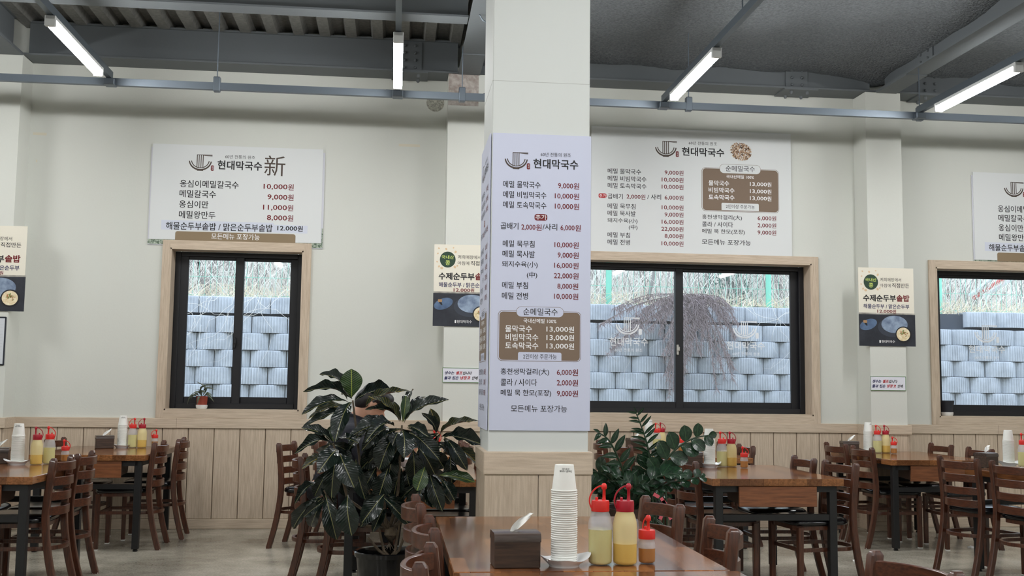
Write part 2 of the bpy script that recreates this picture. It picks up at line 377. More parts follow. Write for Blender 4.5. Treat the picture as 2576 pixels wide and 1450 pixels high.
for x, lb in zip(BC, ['dark steel cross beam over the left pilaster', 'dark steel cross beam over the middle pilaster', 'dark steel cross beam over the right pilaster']):
    cb = ibeam('cross_beam', (x, RYB), (x, 9.60), .205, 4.2, 4.55, DARKSTEEL, lb)
    Lh = (9.60-RYB)/2
    MB().box(-.10, .10, Lh-.62, Lh-.02, -.010, 0).build('splice_plate', DARKSTEEL, cb, False)
    MB().box(-.022, -.006, Lh-.95, Lh-.68, .03, .31).build('splice_plate', DARKSTEEL, cb, False)
    for y in (.75, .88):
        for z in (.07, .14, .21, .28): MB().lathe([(.014, 0), (.014, .014), (.008, .02)], 6, Matrix.Translation((-.022, Lh-y, z)) @ Matrix.Rotation(R_(-90), 4, 'Y')).build('bolt', DARKSTEEL, cb)
for y, lb in ((8.19, 'slim steel joist crossing under the corrugated deck near the window wall'), (4.0, 'slim steel joist under the deck in mid room'), (0.0, 'slim steel joist under the deck far from the windows')):
    ibeam('deck_joist', (BC[0]+.11, y), (BC[1]-.11, y), .17, 4.213, 4.535, DARKSTEEL, lb)

# ---------------------------------------------------------------- lamps on galvanised channels
LX = [-2.372, -.025, 2.272, 4.602]; LZ = 3.70; CHY = 8.80
def channel(name, p, q, zt, label, group=None):
    L = (Vector(q)-Vector(p)).length; ax = abs(q[0]-p[0]) > abs(q[1]-p[1])
    o = empty(name, ((p[0]+q[0])/2, (p[1]+q[1])/2, zt), 0 if ax else R_(90), label, 'channel', group)
    s = MB(); s.sweep([(-L/2, 0, 0), (L/2, 0, 0)], [(-.02, 0), (-.0205, -.0), (-.0205, -.06), (.0205, -.06), (.0205, 0), (.017, 0), (.017, -.056), (-.017, -.056)])
    s.build('channel_body', GALV, o, ang=20); return o
MC = channel('cable_channel', (RXL+.02, CHY), (RXR-.02, CHY), 3.79, 'long galvanised cable channel hung parallel to the window wall')
mcx = (RXL+RXR)/2
for x, top in ((-1.52, 4.535), (.52, 4.2), (2.50, 4.42), (4.62, 4.2), (-4.6, 4.535), (7.2, 4.42)):
    r = MB().tube([(x-mcx, 0, .0), (x-mcx, 0, top-3.79)], .005, 6).build('hanger_rod', GALV, MC)
    MB().bev(x-mcx-.028, x-mcx+.028, -.027, .027, -.075, .05, .006).build('hanger_clip', GALV, MC)
LED = mat('led_diffuser', (255, 255, 255), .4, emit=LAMP)
HOUS = mat('lamp_housing', (212, 214, 214), .45)
def make_lamp():
    t = empty('led_batten_lamp')
    MB().bev(-.034, .034, -.6, .6, .045, .075, .004).build('housing', HOUS, t)
    s = MB(); s.sweep([(0, -.572, 0), (0, .572, 0)], [(-.034, .045), (-.034, .018), (-.02, 0), (.02, 0), (.034, .018), (.034, .045)]); s.build('diffuser', LED, t, False)
    for e in (-.6, .572): MB().bev(-.036, .036, e, e+.028, -.001, .075, .004).build('end_cap', HOUS, t)
    return t
lamp0 = make_lamp(); first = True
names = ['above the table beside the left pilaster', 'hanging left of the white column', 'hanging over the wide window', 'hanging beside the right pilaster']
for i, x in enumerate(LX+[-4.72, 6.93]):
    lc = channel('lamp_channel', (x, CHY-.02), (x, RYB+.3), 3.838, 'galvanised lamp channel %s' % (names+['beyond the left pilaster', 'beyond the right pilaster'])[i])
    Lc = CHY-.02-RYB-.3
    MB().bev(Lc/2-.05, Lc/2+.05, -.045, .045, -.115, -.06, .006).build('joint_bracket', GALV, lc)
    for k in range(1, 5): MB().tube([(Lc/2-.9-k*2.4+1.2, 0, -.01), (Lc/2-.9-k*2.4+1.2, 0, (.697 if x < .5 else .6))], .005, 6).build('hanger_rod', GALV, lc)
    for j, y in enumerate((7.85, 3.1, -1.2)):
        vis = j == 0 and i < 4
        lb = ('lit white LED batten lamp ' + names[i]) if vis else 'lit white LED batten lamp in the rows deeper in the room'
        o = lamp0 if first else dup(lamp0, (0, 0, 0), 0)
        first = False
        o.location = (x, y, LZ); tag(o, lb, 'lamp', 'LED batten lamps on the channels')
# insulated pipes beside the column top
pp = empty('pipe_bundle', (.775, 8.9, 3.95), 0, 'dark insulated pipe bundle running down beside the column top', 'pipe')
INS = mat('pipe_insulation', (48, 52, 68), .8, bump=(40, .3))
MB().tube([(.14, -2.2, .30), (.06, -.9, .30), (.03, -.3, .22), (.03, .1, .08), (.06, .25, -.05), (.18, .30, -.10), (.5, .30, -.10)], .068, 12).build('insulated_pipe', INS, pp)
MB().tube([(-.0, .22, -.06), (-.12, .2, -.11), (-.25, .1, -.155), (-.5, -.06, -.165), (-.9, -.09, -.165)], .015, 8).build('cable', INS, pp)
MB().tube([(-.09+.09*math.cos(a), -.9, .28+.1*math.sin(a)) for a in [i*.5 for i in range(13)]], .006, 6).build('strap', GALV, pp)
# ================================================================ tables
TZ = .74
DRW = mat('drawer_wood', (142, 88, 54), .35, coat=.2, noise=(8, (100, 58, 36), (.7, 9, 9)))
def make_table(w_, l_, iy=.06):
    """local origin on the floor at the centre; length along y, drawer at the -y end"""
    t = empty('dining_table'); hw, hl = w_/2, l_/2
    MB().bev(-hw, hw, -hl, hl, TZ-.045, TZ, .003).build('table_top', TOPW, t)
    fr = MB(); ix = .058; s = .025
    for x in (-hw+ix, hw-ix): fr.box(x-s, x+s, -hl+iy, hl-iy, TZ-.085, TZ-.046)
    for y in (-hl+iy, hl-iy):
        fr.box(-hw+ix, hw-ix, y-s, y+s, TZ-.085, TZ-.046); fr.box(-hw+ix+s, hw-ix-s, y-.019, y+.019, .475, .513)
    fr.build('steel_frame', BLACKST, t, False)
    for x in (-hw+ix, hw-ix):
        for y in (-hl+iy, hl-iy):
            lg = MB().bev(x-s, x+s, y-s, y+s, .018, TZ-.046, .003).build('leg', BLACKST, t)
            MB().lathe([(.018, 0), (.02, .006), (.012, .018)], 12, Matrix.Translation((x, y, 0))).build('foot', BLACKST, lg)
    dr = MB().bev(-.255, .255, -hl+.006, -hl+.026, TZ-.175, TZ-.048, .002).build('drawer_front', DRW, t)
    b = MB(); b.add([(-.235, -hl+.026, TZ-.052), (.235, -hl+.026, TZ-.052), (.235, -hl+.34, TZ-.052), (-.235, -hl+.34, TZ-.052), (-.235, -hl+.026, TZ-.17), (.235, -hl+.026, TZ-.17), (.235, -hl+.30, TZ-.155), (-.235, -hl+.30, TZ-.155)],
          [(0, 1, 2, 3), (4, 7, 6, 5), (0, 4, 5, 1), (1, 5, 6, 2), (2, 6, 7, 3), (3, 7, 4, 0)]); b.build('drawer_box', mat('drawer_box', (66, 44, 34), .5), t, False)
    return t
TG = 'wooden dining tables with black steel legs'
TABLES = {}   # key: (cx, cy, rz, label phrase)
def put_table(key, x0, y0, w_, l_, rz, label, iy=.06, proto=[None]):
    cx, cy = x0+w_/2, y0+l_/2
    if (w_, l_, iy) == (.865, 1.2, .06):
        if proto[0] is None: proto[0] = make_table(w_, l_); t = proto[0]
        else: t = dup(proto[0], (0, 0, 0), 0)
    else: t = make_table(w_, l_, iy)
    t.location = (cx, cy, 0); t.rotation_euler = (0, 0, rz); tag(t, label, 'table', TG); TABLES[key] = t
put_table('mid2', -.31, 6.45, .865, 1.2, 0, 'butcher-block table behind the big potted croton, with a seated diner')
put_table('mid', -.31, 8.50, .865, 1.2, 0, 'butcher-block table against the wall by the middle pilaster')
put_table('L', -2.965, 6.55, .865, 1.2, 0, 'butcher-block table standing in front of the narrow-window wall table')
put_table('Lf', -2.77, 8.52, .865, 1.2, 0, 'butcher-block table against the wall below the narrow window')
put_table('R', 2.0, 6.54, .865, 1.2, 0, 'butcher-block table beside the zamioculcas plant, drawer facing the room')
put_table('RB', 2.09, 8.52, .865, 1.2, 0, 'butcher-block table against the wall below the wide window')
put_table('RR', 4.07, 8.37, .865, 1.2, 0, 'butcher-block table in front of the right pilaster')
put_table('FR', 4.746-.4325, 6.38, .865, 1.2, R_(9.8), 'butcher-block table set askew in front of the right pilaster table')
put_table('near', .19, 3.26, .865, 1.37, 0, 'glossy butcher-block table standing in front of the menu column')
put_table('near2', .205, 1.86, .87, 1.385, 0, 'glossy butcher-block table pushed end to end against the column table', iy=.36)

# ================================================================ chairs
CHH = .832
def make_chair():
    t = empty('ladder_back_chair')
    def post_y(z):
        K = [(0, -.292), (.2, -.236), (.42, -.203), (.55, -.203), (CHH, -.235)]
        for (a, ya), (b, yb) in zip(K, K[1:]):
            if z <= b:
                u = (z-a)/(b-a); return ya+(yb-ya)*u
        return K[-1][1]
    zs = [0, .06, .12, .18, .24, .30, .36, .42, .48, .55, .62, .70, .77, CHH-.014, CHH]
    for s in (-1, 1):
        mb = MB(); vs = []; sec = []
        for i, z in enumerate(zs):
            y = sum(post_y(max(0, min(CHH, z+dz))) for dz in (-.07, 0, .07))/3 if 0 < z < CHH-.05 else post_y(z)
            x = s*(.186-.006*z/CHH); hx, hy = .018, .021
            if i == len(zs)-1: hx, hy = .010, .013
            c_ = .005
            vs += [(x-hx+c_, y-hy, z), (x+hx-c_, y-hy, z), (x+hx, y-hy+c_, z), (x+hx, y+hy-c_, z), (x+hx-c_, y+hy, z), (x-hx+c_, y+hy, z), (x-hx, y+hy-c_, z), (x-hx, y-hy+c_, z)]
        fs = [(i*8+j, i*8+(j+1) % 8, (i+1)*8+(j+1) % 8, (i+1)*8+j) for i in range(len(zs)-1) for j in range(8)]
        fs += [tuple(range(8))[::-1], tuple((len(zs)-1)*8+j for j in range(8))]
        mb.add(vs, fs); o = mb.build('rear_leg', CHAIRW, t)
        MB().box(s*.186-.017, s*.186+.017, -.292-.019, -.292+.019, 0, .007).build('glide', GLIDE, o, False)
        mb = MB(); x, y = s*.176, .178
        mb.sweep([(x, y, .0), (x, y, .2), (x, y, .43)], [(-.017, -.014), (-.014, -.017), (.014, -.017), (.017, -.014), (.017, .014), (.014, .017), (-.014, .017), (-.017, .014)], up=Vector((0, 1, 0)), taper=[.9, 1, 1.08])
        o = mb.build('front_leg', CHAIRW, t)
        MB().box(x-.016, x+.016, y-.016, y+.016, 0, .007).build('glide', GLIDE, o, False)
    for k, z in enumerate((.778, .688, .598, .508)):
        mb = MB(); pts = []; n = 14
        for i in range(n+1):
            u = -1+2*i/n; pts.append((u*.172, post_y(z)-.072*(1-abs(u)**2.6)+.006, z))
        mb.sweep(pts, [(-.008, -.024), (-.004, -.027), (.004, -.027), (.008, -.024), (.008, .024), (.004, .027), (-.004, .027), (-.008, .024)])
        mb.build('back_slat', CHAIRH, t, ang=40)
    def outline(g, n=40):
        P = []
        for i in range(n):
            a = 2*math.pi*i/n; ca, sa = math.cos(a), math.sin(a); e = .45
            x = math.copysign(abs(ca)**e, ca); y = math.copysign(abs(sa)**e, sa)
            P.append((x*(.19+.018*y+g), y*(.2+g)+.004))
        return P
    def rings(lv):
        n = 40; vs = []
        for g_, z in lv: vs += [(x, y, z) for x, y in outline(g_, n)]
        fs = [(k*n+i, k*n+(i+1) % n, (k+1)*n+(i+1) % n, (k+1)*n+i) for k in range(len(lv)-1) for i in range(n)]
        fs += [tuple(range(n))[::-1], tuple((len(lv)-1)*n+i for i in range(n))]
        return MB().add(vs, fs)
    rings([(-.01, .412), (-.004, .412), (-.004, .438), (-.01, .438)]).build('seat_frame', CHAIRW, t)
    rings([(-.01, .438), (.008, .441), (.013, .452), (.01, .466), (-.004, .478), (-.03, .484), (-.09, .487)]).build('seat_cushion', VINYL, t, ang=60)
    P = [(-.165, .165), (.165, .165)]
    for i in range(9):
        u = -i/8; P.append((.168, .165+(-.30)*i/8))
    for i in range(1, 12):
        a = math.pi*i/12; P.append((.168*math.cos(a), -.135-.145*math.sin(a)))
    for i in range(9): P.append((-.168, -.135+.30*i/8))
    MB().sweep([(x, y, .285) for x, y in P], [(-.009, -.012), (.009, -.012), (.011, 0), (.009, .012), (-.009, .012), (-.011, 0)], closed=True).build('stretcher_ring', CHAIRW, t, ang=50)
    return t
ch0 = make_chair(); CHU = [False]
CG = 'dark brown ladder-back chairs with black seats'
def chair(x, y, rz, label):
    """x, y: middle between the tops of the rear posts"""
    a = R_(rz); f = Vector((-math.sin(a), math.cos(a)))
    o = ch0 if not CHU[0] else dup(ch0, (0, 0, 0), 0)
    CHU[0] = True
    o.location = (x+f.x*.235, y+f.y*.235, 0); o.rotation_euler = (0, 0, a); tag(o, 'brown ladder-back chair ' + label, 'chair', CG)
chair(.108, 4.49, -88, 'tucked at the column table, plant side, nearest the potted croton')
chair(.139, 3.74, -89, 'tucked at the column table, plant side, farther from the potted croton')
chair(.098, 3.06, -96.5, 'on the croton side where the two end-to-end tables meet')
chair(1.14, 4.44, 99, 'at the column table opposite the croton, nearest the column')
chair(1.167, 3.71, 86, 'at the column table opposite the croton, farther from the column')
chair(1.455, 2.865, 99, 'pulled out beside the table joined to the column table')
chair(1.95, 6.96, -86, 'tucked at the zamioculcas table, plant side, at the drawer end')
chair(1.945, 7.42, -90, 'tucked at the zamioculcas table, plant side, at the window end')
chair(2.97, 6.83, 99, 'at the zamioculcas table, side away from the plant, at the drawer end')
chair(2.91, 7.31, 90, 'at the zamioculcas table, side away from the plant, at the window end')
chair(3.98, 9.25, -86, 'at the pilaster table, wide-window side, close to the wall')
chair(3.985, 8.72, -89, 'at the pilaster table, wide-window side, at the drawer end')
chair(4.985, 9.25, 90, 'at the pilaster table, side away from the wide window, by the wall')
chair(4.985, 8.60, 90, 'at the pilaster table, side away from the wide window, drawer end')
chair(4.08, 7.34, -76, 'angled at the askew table, on the corner nearest the pilaster table')
chair(4.19, 6.84, -77, 'angled at the askew table, at its drawer end')
chair(-2.06, 6.98, 90, 'at the table before the narrow-window table, aisle side, drawer end')
chair(-2.05, 7.43, 91, 'at the table before the narrow-window table, aisle side, window end')
chair(-3.0, 6.98, -90, 'at the table before the narrow-window table, left pilaster side, drawer end')
chair(-3.0, 7.43, -90, 'at the table before the narrow-window table, left pilaster side, window end')
chair(-1.865, 8.83, 91, 'at the narrow-window wall table, aisle side, drawer end')
chair(-1.80, 9.38, 94, 'at the narrow-window wall table, aisle side, close to the wall')
chair(-2.80, 9.25, -94, 'at the narrow-window wall table, left pilaster side')
chair(-.865, 8.87, -104, 'pulled out from the middle wall table, standing alone nearest the aisle')
chair(-.63, 9.36, -98, 'pulled out from the middle wall table, close to the wainscot')
chair(.60, 8.85, 90, 'at the middle wall table, column side, drawer end')
chair(.60, 9.28, 90, 'at the middle wall table, column side, by the pilaster')
chair(.60, 6.85, 90, 'at the diner\'s table, column side, drawer end')
chair(.60, 7.28, 90, 'at the diner\'s table, column side, window end')
chair(-.40, 6.78, -92, 'at the diner\'s table, aisle side, next to the diner')
chair(-.60, 7.26, -90, 'with the diner sitting on it')
chair(1.96, 8.93, -86, 'at the wide-window wall table, zamioculcas side, drawer end')
chair(1.86, 9.42, -92, 'at the wide-window wall table, zamioculcas side, close to the wall')
chair(3.01, 8.86, 90, 'at the wide-window wall table, side away from the zamioculcas, drawer end')
chair(2.99, 9.34, 92, 'at the wide-window wall table, side away from the zamioculcas, by the wall')

# ================================================================ things on the tables
RED = mat('cap_red', (222, 48, 42), .35); CRIM = mat('cap_crimson', (170, 24, 44), .35)
BOT = mat('bottle_plastic', (236, 234, 232), .3, alpha=.06)
BOTU = mat('bottle_plastic_milky', (226, 226, 230), .3, alpha=.36)
BOTYU = mat('bottle_plastic_mustard_haze', (244, 230, 170), .35, alpha=.62)
BOTY = mat('bottle_plastic_mustard_film', (236, 206, 120), .35, alpha=.3)
LIQG = mat('liquid_vinegar', (220, 214, 148), .25, alpha=.86); LIQY = mat('liquid_mustard', (230, 196, 104), .4); LIQB = mat('liquid_soy', (176, 112, 28), .25, alpha=.93)
def make_bottle(kind):
    t = empty('squeeze_bottle'); cap = {'vinegar': RED, 'mustard': CRIM, 'soy': RED}[kind]
    if kind == 'soy': H, r, lv, rc, hc = .085, .0275, .050, .0265, .028
    else: H, r, lv, rc, hc = .174, .0385, (.112 if kind == 'vinegar' else .068), .0285, .034
    sh = H-.05 if kind != 'soy' else H-.025
    prof = [(r*.82, 0), (r*.95, .003), (r, .01), (r, sh), (r*.96, sh+.012 if kind != 'soy' else sh+.006), (r*.85, sh+.028 if kind != 'soy' else sh+.014), (rc*.92, H-.004), (rc*.92, H+.002)]
    i_ = 3; prof = prof[:i_]+[(r, lv), (r, lv+.0005)]+prof[i_:]
    bo = MB().lathe(prof, 28).build('bottle_body', BOTY if kind == 'mustard' else BOT, t, ang=60); bo.data.materials.append(BOTYU if kind == 'mustard' else BOTU)
    for f_ in bo.data.polygons: f_.material_index = 1 if f_.center.z > lv+.0002 else 0
    lp = [(r*.78, .004), (r*.93, .008), (r*.96, .014), (r*.96, lv)]
    MB().lathe(lp, 28).build('liquid', {'vinegar': LIQG, 'mustard': LIQY, 'soy': LIQB}[kind], t, ang=60)
    c_ = MB(); c_.lathe([(rc, H-.006), (rc*1.02, H-.004), (rc*1.02, H+hc-.012), (rc*.97, H+hc-.006), (rc*.6, H+hc-.005), (0.0001, H+hc-.005)], 28)
    co_ = c_.build('cap', cap, t, ang=50)
    nh = .046 if kind != 'soy' else .04; nx = rc*.42; z0 = H+hc-.006
    MB().lathe([(.0068, z0), (.0052, z0+.008), (.0048, z0+nh-.012), (.008, z0+nh-.010), (.0092, z0+nh-.003), (.008, z0+nh+.004), (.0045, z0+nh+.008), (.0001, z0+nh+.009)], 14, Matrix.Translation((nx, 0, 0))).build('nozzle', cap, co_, ang=60)
    MB().lathe([(.005, z0), (.005, z0+.010), (.0001, z0+.011)], 10, Matrix.Translation((-rc*.42, 0, 0))).build('plug', cap, co_)
    A = Vector((nx-.004, 0, z0+nh)); B = Vector((-rc*1.0, 0, H+.004)); mid = Vector((-rc*1.25, 0, z0+nh*.72)); pts = []
    for i in range(15):
        u = i/14; q0 = A.lerp(Vector((-rc*.55, 0, z0+nh+.002)), u); q1 = Vector((-rc*.55, 0, z0+nh+.002)).lerp(Vector((-rc*1.75, 0, z0+.012)), u); q2 = Vector((-rc*1.75, 0, z0+.012)).lerp(B, u)
        pts.append(q0.lerp(q1, u).lerp(q1.lerp(q2, u), u))
    MB().sweep(pts, [(-.0024, -.0010), (.0024, -.0010), (.0024, .0010), (-.0024, .0010)], up=Vector((0, 1, 0))).build('strap', cap, co_)
    return t
def make_tissue():
    t = empty('tissue_box'); DW = mat('dark_walnut', (80, 60, 48), .42, noise=(10, (44, 32, 26), (.8, 9, 9)))
    MB().bev(-.072, .072, -.055, .055, 0, .092, .003).build('box_body', DW, t)
    s = MB(); s.sweep([(-.0735, 0, 0), (.0735, 0, 0)], [(-.0565, .080), (-.0565, .094), (-.051, .104), (-.042, .108), (.042, .108), (.051, .104), (.0565, .094), (.0565, .080), (.0545, .080), (.0545, .09), (-.0545, .09), (-.0545, .080)], up=Vector((0, 0, 1)))
    s.build('lid', mat('lid_sheen', (84, 72, 66), .22, noise=(10, (56, 46, 42), (.8, 9, 9))), t)
    n = 8; g_ = MB(); vs = []
    for k in range(n+1):
        v = k/n; wv = .024+.012*math.sin(math.pi*min(1, v*1.1)); cx = -.005+.062*v-.012*math.sin(3*v)
        if v > .85: wv *= .5
        for j in range(5):
            u = j/4-.5; vs.append((cx+u*wv*1.1, .012*math.sin(6*u+4*v)+.01*v, .107+.055*v+.012*u*(1-v)))
    g_.add(vs, [(k*5+j, k*5+j+1, k*5+j+6, k*5+j+5) for k in range(n) for j in range(4)]); g_.build('tissue', WPAPER, t, ang=180)
    return t
def make_dish():
    mb = MB(); n = 40; vs = []
    lev = [(0, .004, 0), (.030, .004, 0), (.033, 0, 0), (.042, 0, 0), (.044, .006, 0), (.056, .016, .3), (.068, .028, 1), (.0705, .030, 1), (.066, .027, 1), (.05, .014, .4), (.034, .0095, 0), (0, .009, 0)]
    for r, z, k in lev:
        for i in range(n):
            a = 2*math.pi*i/n; wv = math.cos(2*a)
            rx = 1.1*r*(1+.10*k*wv); vs.append((rx*1.02*math.cos(a), rx*math.sin(a), z+k*.008*wv+k*.004*math.cos(4*a+.6)))
    fs = [(q*n+i, q*n+(i+1) % n, (q+1)*n+(i+1) % n, (q+1)*n+i) for q in range(len(lev)-1) for i in range(n)]
    mb.add(vs, fs); return mb.mesh('saucer_dish', mat('glazed_white', (240, 241, 243), .15), ang=50)
dish_me = make_dish()
CUPH, CUPP = .082, .0068
cup_me = MB().lathe([(0.0001, .077), (.0285, .077), (.0287, .082), (.0297, .0822), (.0302, .0805), (.0392, .004), (.0412, .0045), (.0424, .0025), (.0412, 0), (.0386, .0008), (.0288, .0755), (.0001, .0755)], 26).mesh('paper_cup', mat('cup_white', (236, 237, 232), .55), ang=50)
def text_on_cup(s, ang_c, z, size, flip, extra=.0003):
    me = text_raw(s, .012); vs = [v.co.copy() for v in me.vertices]; x0 = min(v.x for v in vs); x1 = max(v.x for v in vs); y1 = max(v.y for v in vs); k = size
    out = []
    for v in vs:
        u = (v.x-(x0+x1)/2)*k; h = (v.y-y1/2)*k
        if flip: u, h = -u, -h
        zz = z+h; r = .0302+(.0392-.0302)*(.0805-zz)/(.0765)+extra
        a = R_(-90)+ang_c+u/r; out.append((r*math.cos(a), r*math.sin(a), zz))
    return MB().add(out, [tuple(p.vertices) for p in me.polygons])
TXT = {}
BENCH = bpy.data.scenes.new('bench')          # scratch scene, removed at the end: keeps single evaluations cheap
def evaluated(o):
    BENCH.collection.objects.link(o); vl = BENCH.view_layers[0]; vl.update()
    me = bpy.data.meshes.new_from_object(o.evaluated_get(vl.depsgraph)); BENCH.collection.objects.unlink(o); return me
def text_raw(s, bold=0, res=2):
    if (s, bold) not in TXT:
        c_ = bpy.data.curves.new('t', 'FONT'); c_.body = s; c_.resolution_u = res; c_.offset = bold
        o = bpy.data.objects.new('t', c_); TXT[s, bold] = evaluated(o); bpy.data.objects.remove(o); bpy.data.curves.remove(c_)
    return TXT[s, bold]
CUPT = MB()
for s_, z_, k_ in (('프레시원', .0705, .0066), ('fresh one', .0625, .0108)):
    q = text_on_cup(s_, 0, z_, k_, True); CUPT.add(q.v, q.f)
cupt_me = CUPT.mesh('cup_print', mat('cup_ink', (40, 44, 38), .6), False)
SRC = {}
def put(kind, x, y, rz, label, cat, group):
    if kind not in SRC:
        SRC[kind] = make_tissue() if kind == 'tissue' else make_bottle(kind); o = SRC[kind]
    else: o = dup(SRC[kind], (0, 0, 0), 0)
    o.location = (x, y, TZ); o.rotation_euler = (0, 0, R_(rz)); tag(o, label, cat, group)
def table_set(where, tissue=None, dish=None, vin=None, mus=None, soy=None, ncup=32, trz=8, brz=180, cuprz=0):
    def at(p, dy=0): q = onZ(p[0], p[1], TZ); return q.x, q.y+dy
    if tissue: put('tissue', *at(tissue, .05), trz, 'dark walnut tissue box with white tissue on the '+where, 'tissue box', 'tissue boxes on the tables')
    if vin: put('vinegar', *at(vin, .035), brz, 'squeeze bottle of pale vinegar, bright red cap, on the '+where, 'bottle', 'vinegar bottles')
    if mus: put('mustard', *at(mus, .035), brz+4, 'squeeze bottle of yellow mustard, crimson cap, on the '+where, 'bottle', 'mustard bottles')
    if soy: put('soy', *at(soy, .026), brz-(80 if where.startswith('column') else 5), 'short squeeze bottle of brown soy sauce on the '+where, 'bottle', 'soy sauce bottles')
    if dish:
        x, y = at(dish, .04)
        o = link('saucer_dish', dish_me); o.location = (x, y, TZ); o.rotation_euler = (0, 0, R_(12)); tag(o, 'white wavy-rimmed dish under the cup stack on the '+where, 'dish', 'white dishes under the cup stacks')
        for k in range(ncup):
            o = link('paper_cup', cup_me); o.location = (x+random.uniform(-1, 1)*.0006+.00005*k*math.sin(where.__len__()), y+random.uniform(-1, 1)*.0006, TZ+.0095+CUPP*k); o.rotation_euler = (0, 0, R_(cuprz) if k == ncup-1 else random.uniform(0, 6))
            if k == ncup-1:
                tag(o, 'upturned white paper cup topping the stack on the '+where, 'cup', 'upturned white paper cups'); link('cup_print', cupt_me, o)
            else: tag(o, 'white paper cup nested in the stack on the '+where, 'cup', 'upturned white paper cups')
table_set('column table', (1300, 1431), (1424, 1430), (1515, 1426), (1578, 1426), (1632, 1422), 34, 2, 0)
table_set('table before the narrow-window table', (-14, 1168), (38, 1171), (118, 1169), (86, 1171), (160, 1163), 28, 12, 180, 8)
table_set('narrow-window wall table', (258, 1129), (304, 1128), (330, 1128), (354, 1128), (387, 1126), 28, 20, 0, 14)
table_set('zamioculcas table', (1742, 1177), (1789, 1177), (1820, 1176), (1844, 1176), (1875, 1179), 28, 10, 180, 200)
table_set('pilaster table', (2143, 1141), (2189, 1140), (2212, 1141), (2233, 1141), (2252, 1143), 28, -6, 180, 40)
table_set('askew table', (2490, 1177), (2546, 1174), (2582, 1176), None, None, 28, 24, 180, 90)
table_set('wide-window wall table', (1601, 1133), (1635, 1133), (1655, 1137), (1667, 1135), (1716, 1137), 28, 14, 180, 30)
table_set('diner\'s table', None, None, (1096, 1176), (1062, 1178), None, 0, 0, 180)
# crumpled tissues on the floor
def crumple(px, py, s, label):
    bm = bmesh.new(); bmesh.ops.create_icosphere(bm, subdivisions=2, radius=s)
    for v in bm.verts: v.co *= random.uniform(.55, 1.15); v.co.z = abs(v.co.z)*.6
    me = bpy.data.meshes.new('crumpled_tissue'); bm.to_mesh(me); bm.free(); me.materials.append(WPAPER)
    p = onZ(px, py, 0); o = link('crumpled_tissue', me); o.location = p; tag(o, label, 'tissue')
crumple(2155, 1413, .03, 'crumpled white tissue on the floor by the zamioculcas table leg')
crumple(2443, 1379, .03, 'crumpled white tissue on the floor under the pilaster table')
